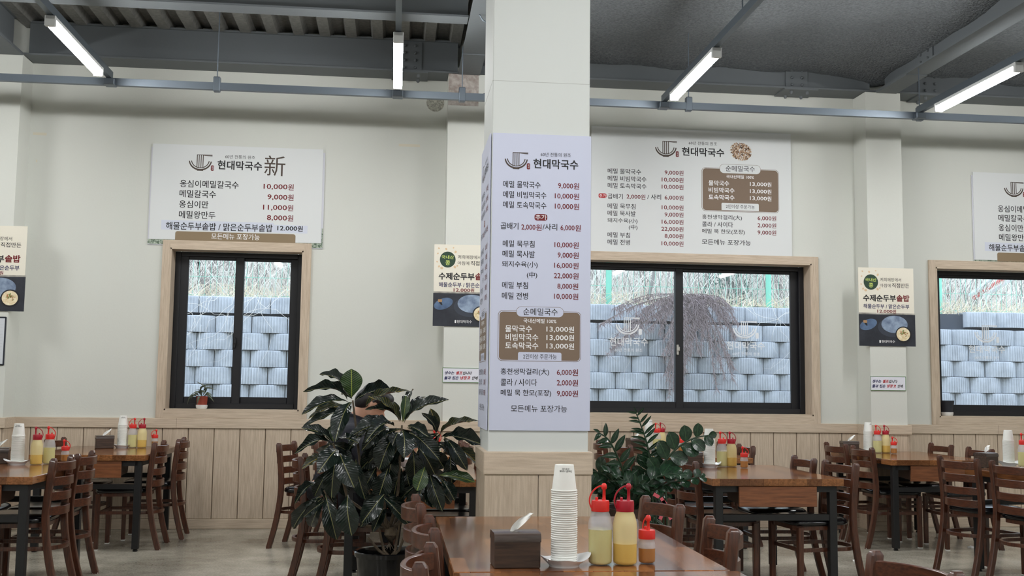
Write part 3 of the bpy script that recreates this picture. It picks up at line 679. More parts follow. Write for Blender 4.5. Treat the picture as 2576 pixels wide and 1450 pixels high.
# ================================================================ printed boards, posters, signs
class Board:
    """flat print on a wall-parallel plane at depth Y; pixel positions become X, Z on that plane"""
    def __init__(s, name, Y, ox, oy, k, label, cat, quad=None, size=None, mt=None, thick=.006, group=None, kind=None):
        s.Y, s.ox, s.oy, s.k = Y, ox, oy, k
        x0, x1, z0, z1 = size
        s.c = Vector(((x0+x1)/2, Y, (z0+z1)/2)); s.root = empty(name, s.c, 0, label, cat, group)
        if mt: MB().box(x0-s.c.x, x1-s.c.x, 0, thick, z0-s.c.z, z1-s.c.z).build('panel', mt, s.root, False)
        s.L = {}; s.lift = {}
    def P(s, zx, zy):
        p = onY(s.ox+zx/s.k, s.oy+zy/s.k, s.Y); return p.x-s.c.x, p.z-s.c.z
    def layer(s, name, mt, lift):
        if name not in s.L: s.L[name] = (MB(), mt, lift)
        return s.L[name]
    def put(s, name, mt, lift, pts, faces):
        mb = s.layer(name, mt, lift)[0]; mb.add([(x, -lift, z) for x, z in pts], faces)
    def shape(s, name, mt, lift, pts):
        if name[:4] in ('buck', 'garn'): s.put(name, mt, lift, pts, [tuple(range(len(pts)))])
        else: MB().add([(x, -lift, z) for x, z in pts], [tuple(range(len(pts)))]).build(name, mt, s.root, False)
    def text(s, t, xl, xr, yc, h, mt, bold=.0, name=None, lift=.0008, slant=0):
        if t.endswith('원') and t[0].isdigit():          # price: tall digits, then the won sign at full height
            X0, Z = s.P(xl, yc); X1, _ = s.P(xr, yc); H = h/s.k/FPX*s.Y; ww = .9*H
            for str_, a, b, lo, hi, ref in ((t[:-1], X0, X1-ww-.08*H, -.40, .42, '0'), ('원', X1-ww, X1, -.5, .5, '원')):
                me = text_raw(str_, bold); r_ = text_raw(ref, bold); y0 = min(v.co.y for v in r_.vertices); y1 = max(v.co.y for v in r_.vertices)
                a0, a1 = min(v.co.x for v in me.vertices), max(v.co.x for v in me.vertices)
                MB().add([(a+(b-a)*(v.co.x-a0)/(a1-a0), -lift, Z+H*(lo+(hi-lo)*(v.co.y-y0)/(y1-y0))) for v in me.vertices], [tuple(p.vertices) for p in me.polygons]).build('lettering', mt, s.root, False)
            return
        me = text_raw(t, bold); vs = [v.co for v in me.vertices]
        a0, a1 = min(v.x for v in vs), max(v.x for v in vs); b0, b1 = min(v.y for v in vs), max(v.y for v in vs)
        X0, Z = s.P(xl, yc); X1, _ = s.P(xr, yc); H = h/s.k/FPX*s.Y
        pts = []
        for v in vs:
            u = (v.x-a0)/(a1-a0); w_ = (v.y-b0)/(b1-b0)-.5
            pts.append((X0+(X1-X0)*u+slant*w_*H, Z+w_*H))
        MB().add([(x, -lift, z) for x, z in pts], [tuple(p.vertices) for p in me.polygons]).build('lettering', mt, s.root, False)
    def rr(s, name, mt, lift, xl, yt, xr, yb, r, corners=(1, 1, 1, 1)):
        X0, Zt = s.P(xl, yt); X1, _ = s.P(xr, yt); _, Zb = s.P(xl, yb)
        s.shape(name, mt, lift, rrect(X0, X1, Zb, Zt, r/s.k/FPX*s.Y, 5, corners))
    def ell(s, name, mt, lift, cx, cy, rx, ry, n=28, rot=0):
        X, Z = s.P(cx, cy); q = s.Y/FPX/s.k
        s.shape(name, mt, lift, [(X+q*(rx*math.cos(a)*math.cos(rot)-ry*math.sin(a)*math.sin(rot)), Z+q*(rx*math.cos(a)*math.sin(rot)+ry*math.sin(a)*math.cos(rot))) for a in [2*math.pi*i/n for i in range(n)]])
    def logo(s, xl, yt, xr, yb, mt, seal=None, mono=False, lift=.0008):
        X0, Zt = s.P(xl, yt); X1, _ = s.P(xr, yt); _, Zb = s.P(xl, yb); W = X1-X0; H = Zt-Zb; nm = 'logo'
        def arc(r0, r1, a0, a1, t0=1.0):
            n = 26; pts = []; fs = []
            for i in range(n+1):
                a = R_(a0+(a1-a0)*i/n); mid_ = math.sin(math.pi*i/n); tt = (r1-r0)*(t0+(1-t0)*mid_)
                rm = (r0+r1)/2
                for r in (rm-tt/2, rm+tt/2): pts.append((X0+W*(.5+r*math.cos(a)), Zb+H*(.665+r*1.30*math.sin(a))))
            fs = [(2*i, 2*i+1, 2*i+3, 2*i+2) for i in range(n)]; s.put(nm, mt, lift, pts, fs)
        arc(.425, .50, 187, 353, .62); arc(.352, .39, 187, 353)
        def bar(u0, u1, v0, v1, u2=None, u3=None): s.put(nm, mt, lift, [(X0+W*u0, Zb+H*v0), (X0+W*u1, Zb+H*v0), (X0+W*(u3 or u1), Zb+H*v1), (X0+W*(u2 or u0), Zb+H*v1)], [(0, 1, 2, 3)])
        bar(.375, .625, 0, .05, .36, .64)
        for u in (.365, .445, .530, .615): bar(u-.017, u+.017, .20, .98)
        s.put(nm, mt, lift, [(X0+W*.35, Zb+H*.965), (X0+W, Zb+H*.945), (X0+W, Zb+H*1.0), (X0+W*.35, Zb+H*1.0)], [(0, 1, 2, 3)])
        s.put(nm, mt, lift, [(X0+W*.6, Zb+H*.945), (X0+W, Zb+H*.90), (X0+W, Zb+H*.93), (X0+W*.6, Zb+H*.965)], [(0, 1, 2, 3)])
        if seal:
            a, b, c_, d_ = seal; s.rr('seal', mt if mono else WINE, lift, a, b, c_, d_, (c_-a)*.35)
            if not mono:
                s.text('정', a+7, c_-7, b+(d_-b)*.33, (d_-b)*.3, PRINTW, 0, 'seal_lettering', lift+.0004); s.text('성', a+7, c_-7, b+(d_-b)*.68, (d_-b)*.3, PRINTW, 0, 'seal_lettering', lift+.0004)
    def done(s):
        for nm, (mb, mt, lift) in s.L.items():
            o = mb.build(nm, mt, s.root, False)
            if nm[:4] in ('buck', 'garn'): o['kind'] = 'stuff'
        return s.root
def zspan(Y, *p): return [onY(a, b, Y) for a, b in p]

# ---- menu board over the narrow window (new board screwed over an older one)
Y = WY-.016; q = zspan(Y, (383.8, 359.7), (813, 378), (807, 612.7), (375.5, 601))
x0, x1 = (q[0].x+q[3].x)/2, (q[1].x+q[2].x)/2; zt, zb = (q[0].z+q[1].z)/2, (q[2].z+q[3].z)/2
B1 = Board('menu_board', Y, 360, 340, 4.8333, 'white noodle menu board with four dishes above the narrow window', 'menu board', size=(x0, x1, zb, zt), mt=BOARDW)
old = onY(811, 625, WY-.01)
def old_board(par, dx=0):
    cx, cz = B1.c.x, B1.c.z
    MB().box(x0-.012-cx, x1+.018-cx, .006, .012, zb-.05-cz, zt-.03-cz).build('older_board', mat('older_board', (205, 206, 214), .6), par, False)
    LF = mat('leaf_print', (44, 74, 50), .6, noise=(60, (196, 206, 190), (1, 1, 1)))
    MB().box(x0-.011-cx, x1+.017-cx, .0055, .006, zb-.044-cz, zb+.001-cz).build('leaf_print_strip', LF, par, False)
    MB().box(x1+.006-cx, x1+.0175-cx, .0055, .006, zb-cz, zb+.14-cz).build('leaf_print_strip', LF, par, False)
B1.logo(555, 232, 845, 430, BROWN, (825, 368, 862, 435))
B1.text('60년 전통의 원조', 998, 1362, 262, 44, BLACK); B1.text('현대막국수', 905, 1448, 362, 112, BLACK, .02); B1.text('新', 1475, 1730, 370, 250, BROWN)
for t, a, b, y, p, c_, d_, y2 in (('옹심이메밀칼국수', 447, 1163, 588, '10,000원', 1465, 1832, 624), ('메밀칼국수', 443, 887, 710, '9,000원', 1512, 1830, 752), ('옹심이만', 438, 795, 838, '11,000원', 1458, 1826, 878), ('메밀왕만두', 435, 880, 965, '8,000원', 1505, 1826, 1004)):
    B1.text(t, a, b, y, 90, BLACK, .009); B1.text(p, c_, d_, y2, 76, WINE, .014)
STRIP = mat('pasted_strip', (206, 211, 224), .6)
B1.rr('pasted_strip', STRIP, .0006, 222, 1030, 1590, 1148, 2); B1.rr('pasted_strip', STRIP, .0009, 1588, 1092, 2000, 1188, 2)
B1.text('해물순두부솥밥 / 맑은순두부솥밥', 278, 1575, 1100, 92, BLACK, .012, lift=.0013); B1.text('12.000원', 1632, 1942, 1133, 68, BLACK, .02, lift=.0014)
B1.rr('brown_tab', TAB, .0006, 392, 1168, 1855, 1285, 26, (0, 0, 1, 1)); B1.text('모든메뉴 포장가능', 830, 1418, 1229, 72, PRINTW, .004, lift=.0013)
b1 = B1.done(); old_board(b1)
p3 = onY(2447, 433, Y); b3 = dup(b1, (b1.location.x+(p3.x-x0), Y, b1.location.z+(p3.z-zt)), 0, 'white noodle menu board with four dishes above the window right of the right pilaster')

# ---- menu board over the wide window
q = zspan(Y, (1488, 318), (1989, 337), (1989, 645))
B2 = Board('menu_board', Y, 1480, 320, 4.2642, 'long white menu board with buckwheat pile above the wide window', 'menu board', size=(q[0].x, q[1].x, q[2].z-.004, q[1].z), mt=BOARDW)
B2.logo(712, 145, 950, 315, BROWN, (938, 260, 970, 320)); B2.text('60년 전통의 원조', 1077, 1380, 170, 38, BLACK); B2.text('현대막국수', 1003, 1458, 260, 98, BLACK, .02)
def items(B, L, h=60, hp=56):
    for t, a, b, y, p, c_, d_, y2 in L:
        if t: B.text(t, a, b, y, h, BLACK, .006)
        if p: B.text(p, c_, d_, y2, hp, WINE, .010)
items(B2, [('메밀 물막국수', 208, 565, 470, '9,000원', 818, 1020, 487), ('메밀 비빔막국수', 208, 623, 548, '10,000원', 787, 1020, 563), ('메밀 토속막국수', 208, 623, 625, '10,000원', 787, 1020, 639),
           ('곱배기', 208, 370, 740, '2,000원', 410, 612, 745), ('/ 사리', 632, 780, 748, '6,000원', 818, 1020, 755),
           ('메밀 묵무침', 206, 506, 845, '10,000원', 787, 1020, 861), ('메밀 묵사발', 206, 508, 922, '9,000원', 818, 1020, 938), ('돼지수육(小)', 206, 527, 1002, '16,000원', 787, 1020, 1015),
           ('(中)', 433, 527, 1076, '22,000원', 783, 1020, 1092), ('메밀 부침', 206, 447, 1155, '8,000원', 818, 1020, 1169), ('메밀 전병', 206, 447, 1232, '10,000원', 785, 1020, 1248),
           ('홍천생막걸리(大)', 1220, 1648, 965, '6,000원', 1815, 2015, 977), ('콜라 / 사이다', 1220, 1552, 1040, '2,000원', 1815, 2015, 1054), ('메밀 묵 한모(포장)', 1220, 1678, 1118, '9,000원', 1815, 2015, 1131), ('모든메뉴 포장가능', 1218, 1743, 1230, '', 0, 0, 0)])
B2.rr('red_tag', REDINK, .0006, 110, 710, 195, 758, 18); B2.text('추가', 116, 190, 735, 38, PRINTW, .006, lift=.0013)
def box(B, bx, tab, btab, tt, tb, its, bgm):
    x_, y_, X_, Y_, r = bx
    B.rr('panel_outline', TAUPE, .0005, x_, y_, X_, Y_, r); B.rr('panel_gap', bgm, .0007, x_+4, y_+4, X_-4, Y_-4, r-3); B.rr('panel_fill', TAUPE, .0009, x_+11, y_+10, X_-9, Y_-9, r-8)
    a, b, c_, d_ = tab; B.rr('panel_tab', TAUPE, .0011, a, b, c_, d_, (d_-b)*.49); B.rr('panel_tab_fill', bgm, .0013, a+3, b+3, c_-3, d_-3, (d_-b)*.46)
    a, b, c_, d_ = btab; B.rr('panel_tab_fill', bgm, .0013, a, b, c_, d_, 14, (0, 0, 1, 1))
    B.text(*tt, BLACK, .002, lift=.0018); B.text(*tb, BLACK, .002, lift=.0018)
    for t, a, b, y, h in its: B.text(t, a, b, y, h, PRINTW, .012, lift=.0018)
box(B2, (1213, 430, 2042, 900, 48), (1407, 395, 1848, 495), (1428, 812, 1828, 890), ('순메밀국수', 1473, 1785, 443, 66), ('2인이상 주문가능', 1475, 1783, 850, 46),
    (('국내산메밀 100%', 1480, 1775, 530, 40), ('물막국수', 1290, 1510, 598, 60), ('13,000원', 1732, 1963, 611, 54), ('비빔막국수', 1290, 1567, 673, 60), ('13,000원', 1732, 1963, 688, 54), ('토속막국수', 1290, 1567, 750, 60), ('13,000원', 1732, 1963, 763, 54)), BOARDW)
rg = random.Random(4)
GR = [mat('grain_%d' % i, c_, .7) for i, c_ in enumerate(((170, 138, 110), (206, 180, 152), (128, 98, 76)))]
n = 0
while n < 330:
    u, v = rg.uniform(-1, 1), rg.uniform(-1, 1)
    if u*u+v*v > 1: continue
    B2.ell(('buckwheat_print', 'buckwheat_pale_print', 'buckwheat_dark_print')[n % 3], GR[n % 3], .0006+.0001*(n % 5), 1634+u*112, 262+v*92+u*14, 12, 6, 6, rg.uniform(0, 3)); n += 1
B2.done()

# ---- menu boards on the column
Y = CY0-.008
B3 = Board('menu_board', Y, 1200, 320, 3.2967, 'tall lavender-white menu board on the column face above the tissue box', 'menu board', size=(.466, .966, 1.088, 2.573), mt=LAV, thick=.007)
B3.logo(227, 205, 425, 345, BROWN, (413, 300, 440, 350)); B3.text('60년 전통의 원조', 528, 778, 226, 34, BLACK); B3.text('현대막국수', 467, 840, 302, 84, BLACK, .02)
items(B3, [('메밀 물막국수', 217, 527, 472, '9,000원', 672, 847, 486), ('메밀 비빔막국수', 217, 575, 557, '10,000원', 645, 847, 571), ('메밀 토속막국수', 216, 575, 642, '10,000원', 645, 847, 656),
           ('곱배기', 196, 343, 818, '2,000원', 368, 536, 829), ('/사리', 543, 665, 828, '6,000원', 692, 860, 834), ('메밀 묵무침', 213, 477, 965, '10,000원', 642, 843, 976), ('메밀 묵사발', 211, 480, 1050, '9,000원', 668, 843, 1062),
           ('돼지수육(小)', 208, 503, 1138, '16,000원', 640, 842, 1147), ('(中)', 413, 499, 1228, '22,000원', 638, 842, 1233), ('메밀 부침', 208, 422, 1310, '8,000원', 666, 840, 1320), ('메밀 전병', 206, 422, 1398, '10,000원', 638, 840, 1404)], 58, 54)
B3.rr('red_tag', WINE, .0006, 477, 720, 583, 775, 22); B3.text('추가', 484, 577, 747, 42, PRINTW, .006, lift=.0013)
B3.oy = 740
items(B3, [('홍천생막걸리(大)', 196, 598, 645, '6,000원', 662, 838, 650), ('콜라 / 사이다', 196, 498, 732, '2,000원', 662, 838, 737), ('메밀 묵 한모(포장)', 196, 615, 822, '9,000원', 662, 838, 826)], 60, 55)
B3.text('모든메뉴 포장가능', 281, 746, 950, 58, BLACK)
box(B3, (175, 135, 863, 555, 38), (325, 103, 720, 190), (340, 482, 700, 549), ('순메밀국수', 383, 668, 146, 60), ('2인이상 주문가능', 382, 660, 518, 42),
    (('국내산메밀 100%', 385, 658, 222, 38), ('물막국수', 233, 455, 287, 58), ('13,000원', 575, 805, 292, 52), ('비빔막국수', 237, 508, 357, 58), ('13,000원', 575, 805, 362, 52), ('토속막국수', 233, 508, 427, 58), ('13,000원', 575, 805, 432, 52)), LAV)
b3r = B3.done()
zc = b3r.location.z
def side_board(loc, rz, lb):
    o = dup(b3r, loc, rz, lb)
    return o
side_board((CX0-.010, (CY0+CY1)/2+.01, zc), R_(-90), 'lavender-white menu board on the column side facing the croton')
side_board((CX1+.010, (CY0+CY1)/2+.01, zc), R_(90), 'lavender-white menu board on the column side facing the zamioculcas')

# ---- soft tofu posters on the pilasters
CREAM = mat('poster_cream', (226, 221, 206), .6)
NIGHT = mat('poster_night', (28, 32, 42), .5, noise=(9, (44, 48, 58), (1, 1, 1)))
Y = PILF-.008
PO = Board('poster', Y, 2140, 660, 4.2647, 'cream and dark soft tofu pot rice poster on the right pilaster', 'poster', size=(4.378, 4.93, 1.735, 2.48), mt=CREAM, thick=.005, group=None)
PO.rr('photo_panel', NIGHT, .0004, 86, 556, 690, 897, 2)
PO.rr('photo_panel', mat('poster_fade', (120, 116, 110), .6, noise=(8, (200, 196, 184), (1, 1, 1))), .0003, 86, 540, 690, 572, 2)
PO.ell('pot_print', mat('poster_pot_rim', (52, 58, 70), .5), .0007, 455, 700, 178, 110); PO.ell('steam_print', mat('poster_steam', (150, 168, 190), .6, noise=(12, (92, 108, 134), (1, 1, 1))), .0010, 470, 668, 155, 98)
PO.ell('lid_print', mat('poster_lid', (54, 74, 104), .5, noise=(6, (104, 130, 164), (1, 1, 1))), .0010, 190, 668, 105, 58, 28, .35); PO.ell('lid_print', mat('poster_lid_dark', (20, 22, 28), .5), .0013, 160, 655, 12, 34, 12, .6)
PO.rr('lid_knob_print', mat('poster_knob', (170, 132, 90), .5), .0016, 135, 622, 175, 650, 6)
PO.ell('bowl_print', mat('poster_bowl', (18, 18, 22), .5), .0013, 566, 778, 96, 92); PO.ell('soup_print', mat('poster_soup', (214, 190, 140), .6, noise=(40, (240, 232, 206), (1, 1, 1))), .0016, 564, 775, 80, 76)
for i in range(26):
    a = rg.uniform(0, 6.28); r = rg.uniform(0, 38); PO.ell(('garnish_print', 'garnish_meat_print')[i % 2], (mat('garnish_green', (110, 130, 60), .6), mat('garnish_brown', (168, 110, 70), .6))[i % 2], .0019, 570+r*math.cos(a), 765+r*math.sin(a), 9, 5, 6, a)
BEAN = mat('poster_bean', (214, 186, 150), .6)
for x, y, r in ((125, 97, 11), (197, 104, 13), (268, 92, 9), (117, 150, 10), (290, 135, 15), (112, 235, 10), (133, 283, 13), (160, 300, 17), (288, 290, 16), (312, 277, 11)): PO.ell('bean_print', BEAN, .0005, x, y, r, r*.8, 12, x)
PO.ell('green_disc', mat('poster_green', (34, 62, 46), .6), .0008, 216, 213, 85, 87)
LIME = mat('poster_lime', (196, 214, 110), .6)
PO.text('국내산', 155, 275, 187, 40, LIME, .012, 'disc_lettering', .0012); PO.text('콩', 194, 240, 246, 50, LIME, .012, 'disc_lettering', .0012)
PO.text('저희매장에서', 315, 540, 186, 42, BLACK); PO.text('아침에', 315, 428, 249, 42, BLACK); PO.text('직접만든', 443, 627, 250, 52, BLACK, .006)
PO.text('수제순두부', 133, 485, 382, 78, BLACK, .03); PO.text('솥밥', 491, 630, 387, 78, WINE, .03)
PO.text('해물순두부 / 맑은순두부', 137, 627, 470, 52, NAVY, .016); PO.text('12.000원', 285, 487, 526, 44, WINE, .014, lift=.0012)
PO.text('현대막국수', 330, 475, 851, 32, PRINTW, .006, 'white_lettering', .0014); PO.rr('white_seal', PRINTW, .0014, 307, 836, 322, 866, 5)
por = PO.done()
dup(por, (.337+(4.93-4.378)/2, Y, 2.594-(2.48-1.735)/2), 0, 'cream and dark soft tofu pot rice poster on the middle pilaster beside the column')
dup(por, (-3.23-(4.93-4.378)/2, Y, 2.655-(2.48-1.735)/2), 0, 'cream and dark soft tofu pot rice poster on the left pilaster')

# ---- self-service water signs
SG = Board('water_sign', Y, 2140, 660, 4.2647, 'small green-edged self-service water sign on the right pilaster', 'sign', size=(4.478, 4.83, 1.310, 1.444), mt=mat('sign_white', (222, 223, 232), .6), thick=.006)
for a in ((4.478, 4.83, 1.440, 1.444), (4.478, 4.83, 1.310, 1.314), (4.478, 4.482, 1.314, 1.440), (4.826, 4.83, 1.314, 1.440)):
    MB().box(a[0]-SG.c.x, a[1]-SG.c.x, -.0015, 0, a[2]-SG.c.z, a[3]-SG.c.z).build('green_edge', mat('sign_green', (84, 128, 66), .6), SG.root, False)
for t, a, b, y, mt in (('생수는', 233, 328, 1277, NAVY), ('셀프', 343, 408, 1278, REDINK), ('입니다', 412, 500, 1280, BLACK), ('물과', 232, 297, 1329, NAVY), ('컵은', 310, 372, 1330, NAVY), ('냉장고', 387, 487, 1329, REDINK), ('안에', 503, 558, 1331, BLACK)):
    SG.text(t, a, b, y, 36, mt, .03, slant=.25)
sgr = SG.done()
dup(sgr, (.431+.176, Y, 1.402), 0, 'small green-edged self-service water sign on the middle pilaster')
# ---- framed notice on the left pilaster
FN = empty('framed_notice', (-3.51, PILF, 1.645), 0, 'black framed notice sheet under the left poster', 'notice')
MB().bev(-.148, .148, -.012, 0, -.212, .212, .006).build('frame', mat('notice_frame', (20, 24, 38), .4), FN)
MB().box(-.136, .136, -.0135, -.012, -.198, .198).build('sheet', mat('notice_sheet', (206, 210, 216), .6), FN, False)
nl = MB()
for i in range(12): nl.box(-.12, .125, -.0142, -.0136, .14-i*.027, .1407-i*.027)
nl.build('ruled_line', mat('notice_line', (150, 154, 164), .7), FN, False)

# ---- white logos on the panes of the wide windows
def decal(win, Yp, ox, oy, k, lg, seal, t1, t2, key):
    B = Board('pane_logo', Yp, ox, oy, k, None, None, size=(onY(ox, oy, Yp).x, onY(ox+10, oy, Yp).x, 1.6, 1.7))
    B.logo(*lg, DECAL, seal, True, .0012); B.text('현대막국수', *t1, DECAL, .01, 'pane_lettering', .0012); B.text('60년 전통의 원조', *t2, DECAL, .004, 'pane_lettering', .0012)
    B.root.parent = win; B.root.location = B.c-Vector(win.location); B.done(); return B.root
YP1, YP2 = FYB+.012+.014, FYB+.048+.014
decal(W2, YP1, 1480, 620, 3.1517, (213, 562, 408, 702), (398, 655, 425, 703), (167, 473, 755, 68), (210, 428, 822, 28), 1)
decal(W2, YP2, 1480, 620, 3.1517, (1142, 592, 1335, 732), (1325, 685, 1350, 733), (1096, 1398, 786, 66), (1142, 1362, 852, 26), 2)
decal(W3, YP1, 2060, 640, 3.1531, (1228, 562, 1412, 702), (1406, 657, 1428, 705), (1188, 1476, 752, 64), (1235, 1432, 820, 26), 3)
# ================================================================ plants
def leaf_mat(name, dark, mid, rib, vein=.35, rough=.32):
    M = bpy.data.materials.new(name); M.use_nodes = True; nt = M.node_tree; N = nt.nodes; L = nt.links
    p = N['Principled BSDF']; p.inputs['Roughness'].default_value = rough; p.inputs['Specular IOR Level'].default_value = .5
    uv = N.new('ShaderNodeUVMap'); sx = N.new('ShaderNodeSeparateXYZ'); L.new(uv.outputs[0], sx.inputs[0])
    ab = N.new('ShaderNodeMath'); ab.operation = 'SUBTRACT'; ab.inputs[1].default_value = .5; L.new(sx.outputs[0], ab.inputs[0])
    a2 = N.new('ShaderNodeMath'); a2.operation = 'ABSOLUTE'; L.new(ab.outputs[0], a2.inputs[0])
    nz = N.new('ShaderNodeTexNoise'); nz.inputs['Scale'].default_value = 5; tc = N.new('ShaderNodeTexCoord'); L.new(tc.outputs['Object'], nz.inputs[0])
    c1 = N.new('ShaderNodeValToRGB'); c1.color_ramp.elements[0].color = (*lin(dark), 1); c1.color_ramp.elements[1].color = (*lin(mid), 1); c1.color_ramp.elements[0].position = .4; c1.color_ramp.elements[1].position = .7
    L.new(nz.outputs[0], c1.inputs[0])
    # side veins: stripes running forward from the rib
    mu = N.new('ShaderNodeMath'); mu.operation = 'MULTIPLY_ADD'; mu.inputs[1].default_value = -.5; L.new(a2.outputs[0], mu.inputs[0]); L.new(sx.outputs[1], mu.inputs[2])
    m2 = N.new('ShaderNodeMath'); m2.operation = 'MULTIPLY'; m2.inputs[1].default_value = 13; L.new(mu.outputs[0], m2.inputs[0])
    fr = N.new('ShaderNodeMath'); fr.operation = 'FRACT'; L.new(m2.outputs[0], fr.inputs[0])
    vl = N.new('ShaderNodeMath'); vl.operation = 'LESS_THAN'; vl.inputs[1].default_value = .09; L.new(fr.outputs[0], vl.inputs[0])
    vm = N.new('ShaderNodeMath'); vm.operation = 'MULTIPLY'; vm.inputs[1].default_value = vein; L.new(vl.outputs[0], vm.inputs[0])
    rl = N.new('ShaderNodeMath'); rl.operation = 'LESS_THAN'; rl.inputs[1].default_value = .018; L.new(a2.outputs[0], rl.inputs[0])
    mx = N.new('ShaderNodeMath'); mx.operation = 'MAXIMUM'; L.new(vm.outputs[0], mx.inputs[0]); L.new(rl.outputs[0], mx.inputs[1])
    mc = N.new('ShaderNodeMix'); mc.data_type = 'RGBA'; L.new(mx.outputs[0], mc.inputs[0]); L.new(c1.outputs[0], mc.inputs[6]); mc.inputs[7].default_value = (*lin(rib), 1)
    L.new(mc.outputs[2], p.inputs['Base Color'])
    wv = N.new('ShaderNodeMath'); wv.operation = 'MULTIPLY'; wv.inputs[1].default_value = 6.283; L.new(fr.outputs[0], wv.inputs[0]); sn = N.new('ShaderNodeMath'); sn.operation = 'COSINE'; L.new(wv.outputs[0], sn.inputs[0])
    b = N.new('ShaderNodeBump'); b.inputs['Strength'].default_value = .13; b.inputs['Distance'].default_value = .004; L.new(sn.outputs[0], b.inputs['Height']); L.new(b.outputs[0], p.inputs['Normal'])
    return M
LEAFD = leaf_mat('croton_leaf', (13, 24, 21), (22, 37, 30), (128, 126, 84), .05, .22)
LEAFG = leaf_mat('croton_leaf_green', (26, 52, 26), (36, 66, 32), (150, 160, 70), .5)
LEAFY = leaf_mat('croton_leaf_veined', (18, 30, 20), (30, 46, 26), (176, 156, 60), .65)
LEAFZ = leaf_mat('zz_leaf', (26, 50, 34), (40, 70, 46), (58, 90, 58), .0, .2)
def leaf_mesh(name, mt, shape, arch, wave, fold=.18, nv=14, nu=6, twist=0.0):
    """unit leaf: base at origin, tip at (0,1,0), half width ~.5; +z is the upper face"""
    vs = []; uv = []
    for k in range(nv+1):
        v = k/nv; wd = shape(v)
        for j in range(nu+1):
            u = 2*j/nu-1; e = abs(u)
            z = arch*math.sin(math.pi*v**.8)*1.0 + fold*e*wd*.5 + wave*math.sin(v*19+(2 if u > 0 else 0))*e*e*min(1, 5*v)*min(1, 4*(1-v))
            x = u*.5*wd; a = twist*v
            vs.append((x*math.cos(a)-z*math.sin(a)*.0, v, z+x*math.sin(a))); uv.append((u*.5*max(wd, .12)+.5, v))
    fs = [(k*(nu+1)+j, k*(nu+1)+j+1, (k+1)*(nu+1)+j+1, (k+1)*(nu+1)+j) for k in range(nv) for j in range(nu)]
    me = bpy.data.meshes.new(name); me.from_pydata(vs, [], fs); me.materials.append(mt); ul = me.uv_layers.new(name='UVMap')
    for lp in me.loops: ul.data[lp.index].uv = uv[lp.vertex_index]
    me.shade_smooth(); return me
def shp(v): return max(.02, (math.sin(math.pi*min(1, v**.85))**.75))*(1 if v < .98 else .5)
def shp_ov(v): return max(.03, math.sin(math.pi*v**1.35)**.7) if v < .995 else .03     # widest past the middle
CROT = [leaf_mesh('leaf', LEAFD, shp_ov, .16, .030, .2), leaf_mesh('leaf', LEAFD, shp, .24, .045, .25, twist=.25), leaf_mesh('leaf', LEAFG, shp_ov, .06, .02, .15), leaf_mesh('leaf', LEAFY, shp, .14, .04, .22), leaf_mesh('leaf', LEAFD, shp_ov, .10, .05, .3, twist=-.3)]
def place_leaf(par, me, base, tip, width, nrm, origin, thick=None):
    b, t = Vector(base), Vector(tip); d_ = t-b; L = d_.length; y = d_/L
    x = y.cross(Vector(nrm)); x.normalize(); z = x.cross(y)
    o = link('leaf', me, par)
    M = Matrix((x*width, y*L, z*L)).transposed().to_4x4(); M.translation = b-Vector(origin); o.matrix_local = M; return o
PY = 5.75
def P3(zx, zy, dy=0, ox=740, oy=880, k=2.544, Y=None): return onY(ox+zx/k, oy+zy/k, (Y or PY)+dy)
PLB = onY(972, 1384, PY); PLB = Vector((PLB.x, PY, 0))
PL = empty('potted_croton', PLB, 0, 'large potted croton with dark glossy yellow-ribbed leaves in black pot', 'plant')
POTM = mat('pot_black_glaze', (12, 12, 14), .12)
rim = .43
MB().lathe([(.0001, 0), (.115, 0), (.122, .01), (.158, rim-.03), (.168, rim-.028), (.172, rim-.004), (.166, rim), (.152, rim-.004), (.148, rim-.03), (.146, rim-.06), (.0001, rim-.06)], 40).build('pot', POTM, PL, ang=40)
MB().lathe([(.0001, rim-.045), (.147, rim-.052)], 24).build('soil', mat('soil', (40, 34, 28), .95, noise=(60, (66, 58, 48), (1, 1, 1))), PL)
BARK = mat('bark', (112, 98, 80), .85, noise=(30, (70, 60, 50), (1, 1, .4)), bump=(60, .5))
def lp(p): return Vector(p)-PLB
tb = lp(P3(615, 1310, 0)); tb.z = rim-.05
MB().tube([tb, tb+Vector((0, 0, .05)), tb+Vector((.003, .0, .13)), tb+Vector((.0, .0, .17))], .036, 10, taper=[1.15, .95, 1.1, .8]).build('trunk', BARK, PL)
HUB = {'a': P3(375, 325, -.10), 'b': P3(250, 600, -.16), 'c': P3(690, 485, -.15), 'd': P3(925, 555, .02), 'e': P3(575, 925, -.12), 'f': P3(820, 790, -.08), 'g': P3(190, 900, -.05), 'h': P3(700, 780, .1)}
ts = tb+Vector((0, 0, .155))
for k_, h in HUB.items():
    e = lp(h); mid_ = ts.lerp(e, .5)+Vector((.25*(e.x-ts.x), 0, -.06))
    MB().tube([ts+Vector((random.uniform(-.015, .015), random.uniform(-.015, .015), 0)), ts.lerp(mid_, .5), mid_, mid_.lerp(e, .5)+Vector((0, 0, .01)), e], .0085, 7, taper=[1.2, 1, .9, .8, .6]).build('stem', BARK, PL)
for sx_, sz_ in ((-.12, .12), (-.07, .2), (.09, .17), (.05, .22)): MB().tube([tb+Vector((0, -.01, .01)), tb+Vector((sx_*.5, -.02, .05)), tb+Vector((sx_, -.03, sz_))], .009, 7, taper=[1, .9, .6]).build('stem', BARK, PL)
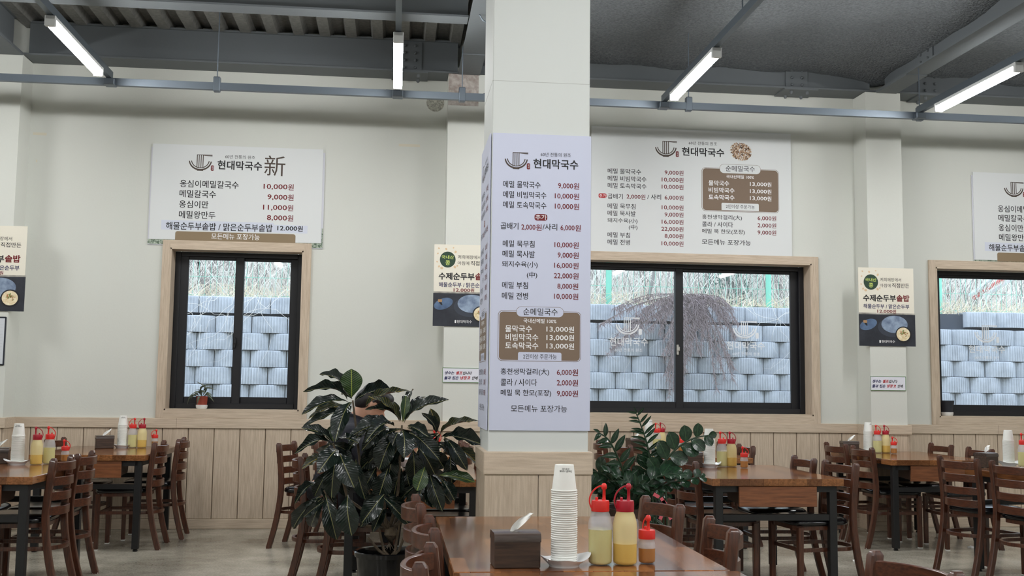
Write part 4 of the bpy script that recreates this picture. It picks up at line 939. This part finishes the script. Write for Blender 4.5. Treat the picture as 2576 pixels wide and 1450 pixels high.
# leaves read off the photograph: base, tip (crop pixels), width px, depth of base and tip, mesh
LV = [
 ((368, 305), (366, 124), 138, -.10, -.12, 2), ((350, 300), (160, 158), 52, -.08, 0, 1), ((340, 325), (55, 272), 42, -.12, -.2, 1), ((350, 340), (48, 418), 86, -.12, -.22, 0), ((330, 370), (90, 445), 62, -.05, -.05, 3),
 ((345, 375), (48, 505), 66, -.14, -.2, 4), ((372, 335), (262, 590), 112, -.14, -.28, 0), ((388, 325), (612, 248), 62, -.06, .02, 4), ((455, 372), (738, 262), 58, -.05, -.10, 3), ((372, 318), (300, 285), 40, -.02, .05, 1),
 ((245, 600), (45, 500), 74, -.18, -.25, 0), ((235, 612), (2, 668), 58, -.18, -.30, 1), ((252, 590), (232, 490), 66, -.18, -.16, 2), ((275, 590), (412, 600), 62, -.2, -.32, 0), ((275, 640), (152, 790), 118, -.2, -.34, 0),
 ((292, 665), (385, 885), 138, -.22, -.30, 0), ((205, 690), (48, 765), 74, -.12, -.14, 3), ((270, 690), (238, 950), 112, -.18, -.2, 0), ((150, 860), (2, 990), 46, -.05, -.12, 1), ((165, 950), (62, 1055), 44, -.02, -.05, 4),
 ((200, 930), (272, 1218), 116, -.14, -.16, 0), ((345, 930), (368, 1192), 146, -.18, -.22, 0), ((230, 760), (130, 940), 90, 0, .04, 0), ((395, 700), (455, 960), 96, -.12, -.16, 0), ((300, 700), (330, 940), 100, -.05, -.05, 0),
 ((705, 470), (992, 322), 84, -.16, -.24, 0), ((695, 465), (716, 293), 62, -.14, -.12, 2), ((685, 460), (636, 332), 44, -.14, -.1, 4), ((720, 430), (765, 256), 66, -.05, .08, 1), ((715, 440), (842, 300), 60, -.08, .02, 1),
 ((672, 462), (468, 296), 60, -.18, -.26, 3), ((670, 455), (452, 385), 26, -.18, -.2, 1), ((640, 488), (345, 568), 78, -.2, -.28, 0), ((640, 492), (452, 598), 66, -.22, -.36, 1), ((690, 520), (702, 694), 124, -.2, -.3, 0),
 ((735, 530), (928, 706), 112, -.16, -.22, 0), ((725, 490), (860, 560), 66, -.18, -.26, 4), ((650, 540), (545, 770), 140, -.12, -.16, 0), ((545, 480), (430, 545), 62, -.05, -.1, 4),
 ((935, 540), (1186, 458), 58, .0, -.08, 3), ((940, 560), (1208, 610), 74, .0, -.1, 4), ((918, 505), (872, 378), 72, .02, .04, 3), ((905, 540), (815, 405), 54, -.04, -.06, 1), ((975, 570), (1108, 775), 84, -.04, -.12, 0),
 ((925, 805), (1158, 850), 96, -.06, -.12, 2), ((870, 800), (948, 1035), 104, -.08, -.14, 0), ((940, 830), (1028, 968), 78, -.06, -.1, 4), ((835, 752), (785, 905), 98, -.16, -.2, 2), ((1040, 640), (1185, 745), 84, .02, -.02, 3),
 ((578, 925), (432, 1112), 116, -.16, -.22, 0), ((960, 560), (1060, 690), 90, .05, .05, 0), ((790, 620), (900, 800), 120, -.05, -.05, 0), ((760, 640), (770, 830), 120, -.08, -.06, 0), ((520, 560), (480, 760), 130, -.06, -.05, 0),
 ((600, 760), (540, 950), 130, -.1, -.1, 0), ((690, 760), (640, 930), 120, -.06, -.04, 0), ((450, 640), (500, 830), 120, .0, .0, 0), ((720, 780), (760, 930), 110, -.04, -.02, 0), ((870, 640), (960, 760), 110, .03, .05, 0),
 ((560, 560), (640, 740), 120, .0, .05, 0), ((600, 470), (395, 500), 84, -.12, -.2, 0), ((610, 500), (430, 650), 96, -.1, -.14, 1), ((470, 520), (352, 640), 92, -.06, -.08, 0), ((560, 620), (430, 760), 110, -.05, -.06, 0), ((640, 650), (600, 830), 116, -.08, -.08, 0), ((830, 600), (840, 770), 110, -.04, -.02, 0), ((520, 760), (440, 900), 110, -.06, -.08, 0), ((820, 820), (840, 980), 90, 0, .02, 0), ((1000, 680), (1010, 860), 100, .05, .05, 0)]
rl = random.Random(11)
camp = Vector((0, 0, EYE))
for (bx_, by_), (tx_, ty_), wd, d0, d1, mi in LV:
    b = P3(bx_, by_, d0); t = P3(tx_, ty_, d1); view = (camp-(b+t)/2).normalized()
    nr = view*.75+Vector((0, 0, .75))+Vector((rl.uniform(-.3, .3), 0, rl.uniform(-.1, .2)))
    if t.z < b.z-.10: nr = view+Vector((rl.uniform(-.35, .35), 0, .25))
    place_leaf(PL, CROT[mi], b, t, wd*.98/2.544/FPX*PY, nr, PLB)
for _ in range(80):   # inner foliage behind the outer leaves
    h = HUB[rl.choice('bdffgheehc')]; a = rl.uniform(0, 6.28); L_ = rl.uniform(.15, .24)
    b = h+Vector((rl.uniform(-.03, .03), rl.uniform(.0, .12), rl.uniform(-.06, .02))); t = b+Vector((math.cos(a)*L_*.75, math.sin(a)*.12+.06, -L_*rl.uniform(.2, .9)))
    place_leaf(PL, CROT[0], b, t, rl.uniform(.05, .075), (rl.uniform(-.3, .3), -1, .4), PLB)

# ---- zamioculcas right of the column
ZY = 6.25; ZB = onY(1572, 1262, ZY); ZB = Vector((ZB.x, ZY, 0))
ZZ = empty('potted_zamioculcas', ZB, 0, 'potted zamioculcas with glossy paired leaflets and a pink ribbon', 'plant')
zr = .60
MB().lathe([(.0001, 0), (.10, 0), (.105, .01), (.15, zr-.02), (.156, zr), (.146, zr), (.14, zr-.03), (.0001, zr-.03)], 32).build('pot', mat('pot_brown', (58, 40, 34), .35), ZZ)
MB().lathe([(.0001, zr-.028), (.138, zr-.032)], 24).build('soil', MATS['soil'], ZZ)
ZL = [leaf_mesh('leaf', LEAFZ, lambda v: max(.03, math.sin(math.pi*v**.8)**.8), .07, .0, .22, 10, 4), leaf_mesh('leaf', LEAFZ, lambda v: max(.03, math.sin(math.pi*v**1.15)**.6), .05, .008, .15, 10, 4)]
ZST = mat('zz_stem', (40, 62, 40), .4)
def Q3(zx, zy, dy): return onY(1480+zx/4.265, 1000+zy/4.265, ZY+dy)
ZS = [ # stem control points (crop px), depth offsets, leaflet length, width, normal, mesh, start fraction
 ([(440, 1120), (405, 960), (370, 790), (300, 610), (215, 455), (120, 385)], -.02, -.14, 130, 46, (0, -1, .45), 0, .28),
 ([(480, 1130), (640, 960), (672, 800), (650, 600), (600, 400), (515, 175)], -.02, .02, 112, 24, (.05, -1, .35), 0, .38),
 ([(520, 1130), (660, 950), (790, 730), (960, 540), (1130, 440), (1290, 410)], .0, -.10, 128, 100, (.1, -1, .1), 1, .42),
 ([(430, 1120), (340, 1000), (240, 890), (140, 820), (50, 800)], .02, -.05, 150, 92, (-.2, -1, .35), 1, .30),
 ([(540, 1130), (700, 1010), (860, 930), (1010, 895), (1200, 850)], -.04, -.22, 84, 74, (.1, -.8, .6), 1, .45),
 ([(500, 1130), (600, 980), (720, 870), (860, 830), (990, 830)], -.06, -.24, 112, 92, (.1, -.6, .9), 1, .38),
 ([(470, 1130), (460, 990), (330, 870), (230, 820)], -.05, -.20, 120, 70, (-.1, -.6, .9), 0, .35),
 ([(500, 1140), (560, 1040), (640, 980), (760, 1000)], -.06, -.2, 110, 66, (.1, -.9, .4), 0, .15),
 ([(450, 1140), (430, 1060), (480, 980), (560, 930)], -.05, -.16, 120, 60, (.1, -.9, .4), 0, .15),
 ([(560, 1140), (660, 1060), (780, 1040), (850, 1060)], -.04, -.16, 100, 60, (.1, -.9, .4), 0, .15),
 ([(480, 1140), (560, 950), (640, 760), (690, 620)], .05, .1, 120, 80, (0, -1, .2), 1, .4),
 ([(430, 1140), (320, 1050), (240, 960), (140, 930), (40, 900)], .04, .02, 120, 90, (0, -1, .2), 1, .35)]
for pts_, d0, d1, ll, lw, nr, mi, st in ZS:
    n = len(pts_); C3 = [Q3(x, y, d0+(d1-d0)*i/(n-1)) for i, (x, y) in enumerate(pts_)]
    base = Vector((ZB.x+(C3[0].x-ZB.x)*.5, ZY+d0*.5, zr-.03)); C3 = [base]+C3[1:] if C3[0].z > zr else [base]+C3[1:]
    fine = []
    for i in range(len(C3)-1):       # Catmull-Rom
        p0, p1, p2, p3_ = C3[max(i-1, 0)], C3[i], C3[i+1], C3[min(i+2, len(C3)-1)]
        for s in range(6):
            u = s/6; fine.append(.5*((2*p1)+(p2-p0)*u+(2*p0-5*p1+4*p2-p3_)*u*u+(3*p1-p0-3*p2+p3_)*u**3))
    fine.append(C3[-1])
    MB().tube([p-ZB for p in fine], .0085, 7, taper=[1.2-.8*i/len(fine) for i in range(len(fine))]).build('stem', ZST, ZZ)
    m_ = len(fine); tot = sum((fine[i+1]-fine[i]).length for i in range(m_-1)); step = lw*(1.15 if mi else 2.0)/4.265/FPX*ZY; step = max(step, .028)
    k0 = tot*st; side = 1; acc = 0; nxt = k0
    for i in range(m_-1):
        seg = fine[i+1]-fine[i]; acc += seg.length
        while acc > nxt:
            nxt += step*.62; side = -side; tdir = seg.normalized(); N_ = Vector(nr).normalized(); ax = tdir.cross(N_).normalized()*side
            fr_ = (nxt-k0)/(tot-k0); sz = .75+.35*math.sin(math.pi*min(1, .2+.8*fr_)); L_ = 1.5*ll/4.265/FPX*ZY*sz*rl.uniform(.9, 1.08)
            dirn = (ax+tdir*(.45 if mi else .5)+N_*.12).normalized()
            place_leaf(ZZ, ZL[mi], fine[i+1], fine[i+1]+dirn*L_, 1.5*lw/4.265/FPX*ZY*sz, N_+Vector((rl.uniform(-.15, .15), 0, rl.uniform(-.15, .15))), ZB)
    place_leaf(ZZ, ZL[mi], fine[-1], fine[-1]+(fine[-1]-fine[-2]).normalized()*ll*.7/4.265/FPX*ZY, lw*.8/4.265/FPX*ZY, nr, ZB)
PINK = mat('ribbon_pink', (206, 92, 104), .45)
rbb = MB()
for A_ in ([(700, 1040), (730, 1055), (760, 1075)], [(780, 1080), (800, 1110), (835, 1150)], [(815, 1180), (790, 1260), (770, 1310)], [(840, 1180), (860, 1260), (890, 1310)], [(800, 1110), (830, 1165), (815, 1200)]):
    C3 = [Q3(x, y, -.24) for x, y in A_]; rbb.sweep([p-ZB for p in C3], [(-.010, -.001), (.010, -.001), (.010, .001), (-.010, .001)], up=Vector((0, 1, 0)))
rbb.build('ribbon', PINK, ZZ)
for x_ in (690, 720, 800, 835): MB().tube([Q3(x_, 1010, -.2)-ZB, Q3(x_+6, 1180, -.2)-ZB, Q3(x_+8, 1400, -.17)-ZB, Vector((.09+.02*(x_ > 760), -.06, zr-.02))], .006, 6).build('stalk', ZST, ZZ)

# ---- pots on the window sills
def sill_pot(name, px, py, r0, r1, h, potm, label, leaves, lm, cat='plant'):
    yy = WY+.075; p = onY(px, py, yy); z = WZ0+CAS+.012
    o = empty(name, (p.x, yy, z), 0, label, cat)
    MB().lathe([(.0001, .0), (r0*.95, 0), (r0*1.12, .012), (r0*1.16, .034), (r0*1.02, .036), (.0001, .03)], 24).build('saucer_cup', mat('pot_saucer_white', (226, 226, 224), .4), o)
    MB().lathe([(r0, .03), (r1, h), (r1*.93, h), (r1*.9, h-.01), (.0001, h-.012)], 24).build('pot', potm, o)
    for a, L_, up_, wd in leaves:
        b = Vector((p.x+.4*r1*math.cos(a), yy+.4*r1*math.sin(a), z+h-.015)); t = b+Vector((math.cos(a)*L_, math.sin(a)*L_*.5-.02, up_))
        place_leaf(o, lm, b, t, wd, (-math.cos(a)*.5, -.4, .8), (p.x, yy, z))
SLF = leaf_mesh('leaf', leaf_mat('sill_leaf', (60, 72, 56), (96, 104, 84), (160, 160, 130), .2), shp, .5, .02, .2, 10, 4)
sill_pot('sill_succulent', 507, 1030, .045, .052, .115, mat('terracotta', (150, 62, 44), .6), 'drooping potted plant in red pot on the narrow window sill', [(i*.7+.2, rl.uniform(.07, .13), rl.uniform(-.07, .07), .022) for i in range(15)]+[(2.6, .06, .15, .02), (.4, .09, .12, .022)], SLF)
sill_pot('flower_pot', 2383, 1048, .050, .068, .15, mat('pot_charcoal', (34, 36, 44), .5), 'charcoal flower pot with white base on the right window sill', [], SLF, 'pot')

# ================================================================ the diner (seated, leaning over the table, seen in profile behind the croton)
def blob(name, parts, mt, parent, voxel=.012, smooth=6):
    """one continuous surface: tapered capsules and ellipsoids fused by voxel remesh"""
    mb = MB()
    for p in parts:
        if p[0] == 'c':
            _, a, b, ra, rb = p; a, b = Vector(a), Vector(b); n = 7
            mb.tube([a.lerp(b, i/n) for i in range(n+1)], 1.0, 14, taper=[ra+(rb-ra)*i/n for i in range(n+1)]); mb.ell(a, (ra, ra, ra)); mb.ell(b, (rb, rb, rb))
        else:
            _, c_, r, rot = p; mb.ell(Vector(c_), r, 16, rot)
    me = mb.mesh(name, mt); o = bpy.data.objects.new(name, me)
    r = o.modifiers.new('r', 'REMESH'); r.mode = 'VOXEL'; r.voxel_size = voxel; r.use_smooth_shade = True
    s = o.modifiers.new('s', 'SMOOTH'); s.iterations = smooth; s.factor = .5
    m2 = evaluated(o); bpy.data.objects.remove(o); bpy.data.meshes.remove(me); o = link(name, m2, parent)
    m2.shade_smooth(); return o
DY = 7.26; PB = Vector((-.42, DY, 0))
PERS = empty('person', PB, 0, 'seated diner in navy jacket bending over the table behind the croton', 'person')
def w2(x, dy, z): return (x-PB.x, dy, z)
SKIN = mat('skin', (196, 150, 126), .5); JACK = mat('navy_jacket', (20, 23, 36), .75, bump=(60, .2)); HAIR = mat('black_hair', (18, 16, 18), .5, noise=(30, (34, 30, 32), (1, 6, 1))); PANT = mat('dark_trousers', (36, 36, 42), .8); SHOE = mat('black_shoe', (20, 20, 22), .5)
tilt = Matrix.Rotation(R_(38), 4, 'Y')      # head bowed forward (+x)
hc = Vector(w2(-.14, 0, 1.185))
def hd(x, y, z): return tuple(hc+tilt @ Vector((x, y, z)))
body = [('e', hd(0, 0, .02), (.095, .074, .10), tilt), ('e', hd(.03, 0, -.055), (.062, .055, .065), tilt), ('c', hd(.045, 0, -.09), hd(.058, 0, -.098), .030, .024),
        ('c', hd(.092, 0, -.005), hd(.112, 0, -.032), .010, .014), ('c', hd(.09, 0, -.062), hd(.094, 0, -.062), .014, .012), ('e', hd(.082, 0, .018), (.02, .05, .012), tilt),
        ('e', hd(.004, -.080, -.014), (.020, .012, .032), tilt), ('e', hd(.004, .080, -.014), (.020, .012, .032), tilt),
        ('c', hd(-.03, 0, -.05), w2(-.265, 0, 1.03), .052, .058), ('c', w2(-.27, 0, .98), w2(-.40, 0, .60), .115, .12), ('e', w2(-.29, 0, .97), (.10, .17, .10), Matrix())]
for s in (-1, 1):
    sh = w2(-.275, s*.175, .985); el = w2(-.16 if s < 0 else -.12, s*.23, .805); wr = w2(.035 if s < 0 else .06, s*.12, .90 if s < 0 else .785)
    body += [('c', sh, el, .052, .040), ('c', el, wr, .038, .027)]
    pal = Vector(wr)+Vector((.045, -s*.015, .015)); body += [('e', tuple(pal), (.045, .018, .034), Matrix())]
    for f, (dz, ln) in enumerate(((.026, .062), (.010, .07), (-.006, .066), (-.022, .052))):
        k1 = pal+Vector((.035, -s*.004, dz)); k2 = k1+Vector((ln*.5, -s*.010, -.012)); k3 = k2+Vector((ln*.25, -s*.025, -.022)); body += [('c', tuple(k1), tuple(k2), .0095, .0088), ('c', tuple(k2), tuple(k3), .0088, .0075)]
    k1 = pal+Vector((-.01, -s*.008, .028)); k2 = k1+Vector((.038, -s*.022, .018)); body += [('c', tuple(k1), tuple(k2), .011, .0085)]
    hp = w2(-.40, s*.095, .56); kn = w2(.02, s*.12, .55); an = w2(-.02, s*.12, .09)
    body += [('c', hp, kn, .085, .062), ('c', kn, an, .056, .04), ('c', an, (an[0]+.15, an[1], .045), .038, .032)]
body.append(('e', w2(-.42, 0, .60), (.14, .17, .115), Matrix()))
blob('body', body, SKIN, PERS, .009, 4)
jk = [('c', w2(-.255, 0, 1.035), w2(-.27, 0, .99), .070, .08), ('c', w2(-.27, 0, .98), w2(-.41, 0, .60), .135, .14), ('e', w2(-.29, 0, .975), (.115, .195, .105), Matrix()), ('e', w2(-.41, 0, .60), (.15, .18, .10), Matrix())]
for s in (-1, 1):
    sh = w2(-.275, s*.175, .985); el = w2(-.16 if s < 0 else -.12, s*.23, .805); wr = Vector(w2(.035 if s < 0 else .06, s*.12, .90 if s < 0 else .785)); wr = Vector(el).lerp(wr, .82); jk += [('c', sh, el, .068, .056), ('c', el, tuple(wr), .055, .044)]
blob('jacket', jk, JACK, PERS, .012, 5)
MB().sweep([tuple(Vector(w2(-.252, 0, 1.065))+Vector((.066*math.cos(a)+.02*math.cos(a), .068*math.sin(a), .012-.03*math.cos(a)))) for a in [2*math.pi*i/20 for i in range(20)]], [(-.006, -.022), (.006, -.022), (.008, .02), (-.004, .024)], closed=True).build('collar', JACK, PERS)
tr = [('e', w2(-.42, 0, .585), (.155, .185, .10), Matrix())]
for s in (-1, 1):
    tr += [('c', w2(-.40, s*.095, .56), w2(.02, s*.12, .55), .098, .076), ('c', w2(.02, s*.12, .55), w2(-.02, s*.12, .12), .07, .06)]
    blob('shoe', [('c', w2(-.04, s*.12, .05), w2(.15, s*.12, .042), .048, .040), ('c', w2(-.02, s*.12, .05), w2(-.02, s*.12, .10), .046, .044)], SHOE, PERS, .012, 3)
blob('trousers', tr, PANT, PERS, .012, 5)
hr = [('e', hd(-.012, 0, .045), (.104, .085, .092), tilt), ('e', hd(-.055, 0, -.015), (.068, .080, .085), tilt), ('e', hd(-.035, 0, .0), (.055, .081, .05), tilt), ('e', hd(.066, 0, .072), (.046, .07, .048), tilt), ('c', hd(.09, -.03, .07), hd(.104, -.035, .035), .022, .010), ('c', hd(.09, .03, .07), hd(.104, .03, .035), .022, .010), ('c', hd(.005, -.078, .03), hd(.0, -.082, .0), .014, .008)]
blob('hair', hr, HAIR, PERS, .008, 3)
for s in (-1, 1): MB().ell(hd(.083, s*.032, .006), (.008, .012, .008), 10, tilt).build('eye', mat('eye_dark', (30, 26, 26), .3), PERS)
# bowl in front of the diner
bw = MB().lathe([(.0001, .004), (.035, .0), (.04, .008), (.075, .05), (.09, .07), (.086, .071), (.07, .05), (.035, .012), (.0001, .01)], 32).build('soup_bowl', mat('glazed_white', (228, 230, 234), .15))
bw.location = (.11, DY-.02, TZ); tag(bw, 'white soup bowl in front of the diner', 'bowl')
# ================================================================ outside: block retaining wall, fence, dry brush
OY = 14.0; BW_, BH = .46, .2225; ROW0 = .66; NROW = 8
GRND = mat('dry_ground', (150, 140, 122), .95, noise=(4, (176, 168, 150), (1, 1, 1)))
struct(MB().box(-12, 22, WY+.26, OY+.2, -.1, .4).build('yard_ground', GRND, smooth=False), 'grey yard ground outside the windows')
CONC = mat('block_concrete', (186, 190, 196), .9, noise=(5, (160, 164, 170), (1, 1, 1)), bump=(90, .25))
def block_mesh():
    n = 52; sag = .075; rib = .013; front = []
    for i in range(n+1):
        u = -1+2*i/n; x = u*(BW_/2-.006); y = -sag*(1-u*u)**.9 + (rib if i % 4 in (1, 2) else 0); front.append((x, y))
    vs = []
    for z in (.004, BH-.012): vs += [(x, y, z) for x, y in front]
    tz = BH-.002; vs += [(x, y+.012, tz) for x, y in front]; m_ = n+1
    vs += [(-(BW_/2-.006), .25, .004), (BW_/2-.006, .25, .004), (-(BW_/2-.006), .25, tz), (BW_/2-.006, .25, tz)]
    fs = [(i, i+1, m_+i+1, m_+i) for i in range(n)]+[(m_+i, m_+i+1, 2*m_+i+1, 2*m_+i) for i in range(n)]
    fs += [tuple(2*m_+i for i in range(m_))+(3*m_+3, 3*m_+2), (0, m_, 2*m_, 3*m_+2, 3*m_), (n, 3*m_+1, 3*m_+3, 2*m_+n, m_+n)]
    return MB().add(vs, fs).mesh('block', CONC, ang=50)
RW = empty('retaining_wall', (2.5, OY, ROW0), 0, 'tall retaining wall of ribbed bow-fronted concrete blocks outside the windows', 'wall')
bme = block_mesh(); rb = random.Random(5)
MB().box(-9.5, 14.5, .2, .6, -.4, BH*NROW-.03).build('wall_core', mat('wall_core', (70, 74, 82), .95), RW, False)
for r in range(NROW):
    back = .035*r + (.09 if r == NROW-1 else 0)
    for i in range(-14, 22):
        x = i*BW_+(BW_/2 if r % 2 else 0)
        if x > 8.6 or x < -6.0: continue
        if r == NROW-1 and 5.0 < x < 5.6: continue
        o = link('block', bme, RW); o.location = (x, back*.35+rb.uniform(-.012, .012), r*BH-(.035 if r < NROW-1 else 0)); o.rotation_euler = (0, 0, rb.uniform(-.02, .02))
WT = ROW0+BH*NROW
# bank rising behind the wall
bk = MB(); nb = 60; vs_ = []
for j in range(13):
    for i in range(nb+1):
        y = OY+.25+j*.7; vs_.append((-12+34*i/nb, y, WT-.06+.06*math.sin(i*1.7+j)+(.0 if j < 1 else (j-1)*.22)+.05*math.sin(i*.9)))
bk.add(vs_, [(j*(nb+1)+i, j*(nb+1)+i+1, (j+1)*(nb+1)+i+1, (j+1)*(nb+1)+i) for j in range(12) for i in range(nb)])
struct(bk.build('bank', mat('dry_leaf_litter', (168, 156, 138), .95, noise=(14, (206, 198, 184), (1, 1, 1)))), 'dry leaf-covered bank above the retaining wall')
# green mesh fence
FYN = OY+.55; FN_ = empty('mesh_fence', (2.5, FYN, WT), 0, 'pale green wire mesh fence along the top of the retaining wall', 'fence')
GRN = mat('fence_green', (128, 198, 174), .5)
posts = [onY(1531, 720, FYN).x, onY(1933, 720, FYN).x, onY(2362, 720, FYN).x]
d_ = posts[1]-posts[0]; posts = [posts[0]-3.3*d_, posts[0]-1.45*d_]+posts+[posts[2]+d_]
for x in posts: MB().lathe([(.04, -.15), (.04, 1.75), (.001, 1.78)], 14, Matrix.Translation((x-2.5, 0, 0))).build('post', GRN, FN_)
wm = MB()
for i in range(190): x = posts[0]+(posts[-1]-posts[0])*i/189-2.5; wm.box(x-.002, x+.002, .04, .045, .02, 1.6)
for j in range(7): wm.box(posts[0]-2.5, posts[-1]-2.5, .036, .041, .05+j*.25, .055+j*.25)
tag(wm.build('wire_mesh', GRN, FN_, False), kind='stuff')
# dry brush on the bank
def twigs(name, n, x0, x1, y0, y1, zb, hgt, mt, label, seed, thick=.006, lean=.5, kindtag=True):
    rr_ = random.Random(seed); mb = MB()
    for _ in range(n):
        x = rr_.uniform(x0, x1); y = rr_.uniform(y0, y1); h = hgt*rr_.uniform(.3, 1); z = zb(x, y)
        dx, dy = rr_.gauss(0, lean)*h, rr_.gauss(0, lean*.6)*h; p = Vector((x, y, z)); bend = Vector((rr_.gauss(0, .12), rr_.gauss(0, .1), 0))*h
        pts = [p, p+Vector((dx*.3, dy*.3, h*.4))+bend, p+Vector((dx*.7, dy*.7, h*.75))+bend*.6, p+Vector((dx, dy, h*rr_.uniform(.7, 1)))]
        t = thick*rr_.uniform(.5, 1.5); mb.tube(pts, t, 3, taper=[1, .8, .6, .25])
    o = mb.build(name, mt); tag(o, label, 'brushwood', kind='stuff'); return o
bankz = lambda x, y: WT-.08+max(0, (y-OY-.95))*.31
TW1 = mat('twig_pale', (226, 220, 212), .9); TW2 = mat('twig_grey', (150, 144, 140), .9); TW3 = mat('straw', (222, 206, 176), .9)
twigs('dry_brush', 4200, -6, 10.5, OY+.7, OY+3.5, bankz, 1.5, TW1, 'tangle of pale dry twigs growing on the bank', 1, .0055)
twigs('dry_brush', 1900, -6, 10.5, OY+.8, OY+4.5, bankz, 2.0, TW2, 'tangle of grey bare shoots growing on the bank', 2, .006, .3)
twigs('dry_brush', 1700, -6, 10.5, OY+.2, OY+.7, bankz, .35, TW3, 'straw-coloured dead grass on the wall top', 3, .004, .9)
# creeping bare vines on the blocks under the narrow window
vn = MB(); rv = random.Random(9)
for x0_, cnt in ((-2.2, 9), (-1.9, 6), (3.6, 5), (4.9, 5), (5.2, 4)):
    for _ in range(cnt):
        p = Vector((x0_+rv.uniform(-.7, .7), OY-.03, WT+.02)); pts = [p]; a = rv.uniform(-.5, .5)
        for k in range(9):
            a += rv.uniform(-.9, .9); p = p+Vector((math.sin(a)*.12, rv.uniform(-.015, .01), -.13*abs(math.cos(a)))); p.y = OY-.075; pts.append(p.copy())
        vn.tube(pts, .0028, 4, taper=[1-.08*i for i in range(10)])
tag(vn.build('bare_vine', TW1), 'bare pale vines creeping down the concrete blocks', 'vine', kind='stuff')
# dead drooping shrub hanging over the wall
ds = empty('drooping_shrub', (3.55, OY-.1, WT), 0, 'dead brown shrub drooping over the retaining wall', 'shrub')
SHB = mat('dead_needles', (140, 126, 126), .95); rs = random.Random(21); a_ = MB(); b_ = MB()
org = Vector(ds.location)
def strand(x, y, L0=(1735, 748)):
    e = onY(x, y, OY-.16)-org; p = onY(L0[0]+rs.uniform(-45, 45), L0[1], OY-.02)-org; pts = []
    for i in range(9):
        u = i/8; q = p.lerp(e, u); q.z += .07*math.sin(math.pi*u)*(1+abs(e.x-p.x)*.5); q.y = -.02-.13*math.sin(min(1.5, u*2.4)); pts.append(q)
    return pts
ends = [(rs.uniform(1500, 1690), rs.uniform(775, 900)) for _ in range(22)]+[(rs.uniform(1660, 1712), rs.uniform(880, 1012)) for _ in range(16)]+[(rs.uniform(1700, 1860), rs.uniform(770, 850)) for _ in range(18)]+[(rs.uniform(1780, 1850), rs.uniform(850, 985)) for _ in range(7)]+[(rs.uniform(1700, 1780), rs.uniform(790, 900)) for _ in range(10)]
for x_, y_ in ends:
    pts = strand(x_, y_); a_.tube(pts, .006, 5, taper=[1-.1*i for i in range(9)])
    for i in range(1, 9):
        for _ in range(int(6+3*i)):
            q = pts[i-1].lerp(pts[i], rs.random()); dd = Vector((rs.gauss(0, .05), rs.gauss(0, .03), rs.gauss(-.06, .045))); sd = Vector((.0045, 0, .002)); b_.add([q-sd, q+sd, q+dd], [(0, 1, 2)])
a_.build('branch', mat('dead_branch', (128, 114, 108), .9), ds); tag(b_.build('needles', SHB, ds, False), kind='stuff')
# evergreen behind the fence and a slim leaning tree trunk or two
def evergreen(px, Yd, label, n=2600, seed=3):
    p = onY(px, 700, Yd); o = empty('evergreen_tree', (p.x, Yd, bankz(0, Yd)), 0, label, 'tree'); rr_ = random.Random(seed); f = MB()
    for _ in range(n):
        h = rr_.uniform(.1, 2.2); r = .55*(1-h/2.6)*math.sqrt(rr_.random()); a = rr_.uniform(0, 6.28); c_ = Vector((r*math.cos(a), r*math.sin(a), h)); dd = Vector((math.cos(a)*.07, math.sin(a)*.07, rr_.uniform(-.02, .09))); s_ = Vector((-math.sin(a), math.cos(a), 0))*.012
        f.add([c_-s_, c_+s_, c_+dd], [(0, 1, 2)])
    tag(f.build('foliage', mat('evergreen_needles', (112, 138, 132), .9), o, False), kind='stuff'); MB().tube([(0, 0, -.1), (0, 0, 1.9)], .04, 8, taper=[1, .4]).build('trunk', TW2, o)
evergreen(1830, OY+1.3, 'grey-green evergreen shrub rising behind the fence')
def trunk(pts, r, label, Yd):
    C3 = [onY(x, y, Yd) for x, y in pts]; b = Vector((C3[0].x, Yd, bankz(0, Yd)-.1)); o = empty('bare_tree', b, 0, label, 'tree')
    MB().tube([Vector((0, 0, 0))]+[p-b for p in C3]+[C3[-1]-b+Vector((.1, 0, .8))], r, 8, taper=[1.2]+[1-.08*i for i in range(len(C3))]+[.3]).build('trunk', TW2, o)
    for k in range(5):
        q = C3[-1]-b+Vector((0, 0, .1*k)); MB().tube([q, q+Vector((.25*(-1)**k, .1, .3)), q+Vector((.4*(-1)**k, .15, .7))], r*.4, 6, taper=[1, .7, .3]).build('branch', TW2, o)
trunk([(1632, 742), (1640, 715), (1645, 690), (1642, 660)], .028, 'slim bent bare tree behind the fence left of the evergreen', OY+1.0)
trunk([(1848, 745), (1842, 715), (1835, 680)], .03, 'bare tree trunk beside the evergreen shrub', OY+1.6)
trunk([(525, 740), (505, 700), (500, 660)], .026, 'forked bare tree seen through the narrow window', OY+1.2)
# pipes leaning on the bank seen through the right window
lp_ = empty('leaning_pipes', onY(2470, 740, OY+1.2), 0, 'red and grey pipes leaning on the bank beyond the right window', 'pipe'); q0 = Vector(lp_.location)
for (a, b, mt) in (((2448, 752), (2540, 690), mat('pipe_red', (206, 110, 104), .6)), ((2438, 745), (2505, 692), mat('pipe_pale', (214, 216, 216), .6)), ((2470, 750), (2576, 684), mat('pipe_pale', (214, 216, 216), .6))):
    MB().tube([onY(*a, OY+1.2)-q0, onY(*b, OY+1.0)-q0], .03, 10).build('pipe', mt, lp_)
# scratch data out
bpy.data.scenes.remove(BENCH)
for me in TXT.values(): bpy.data.meshes.remove(me)
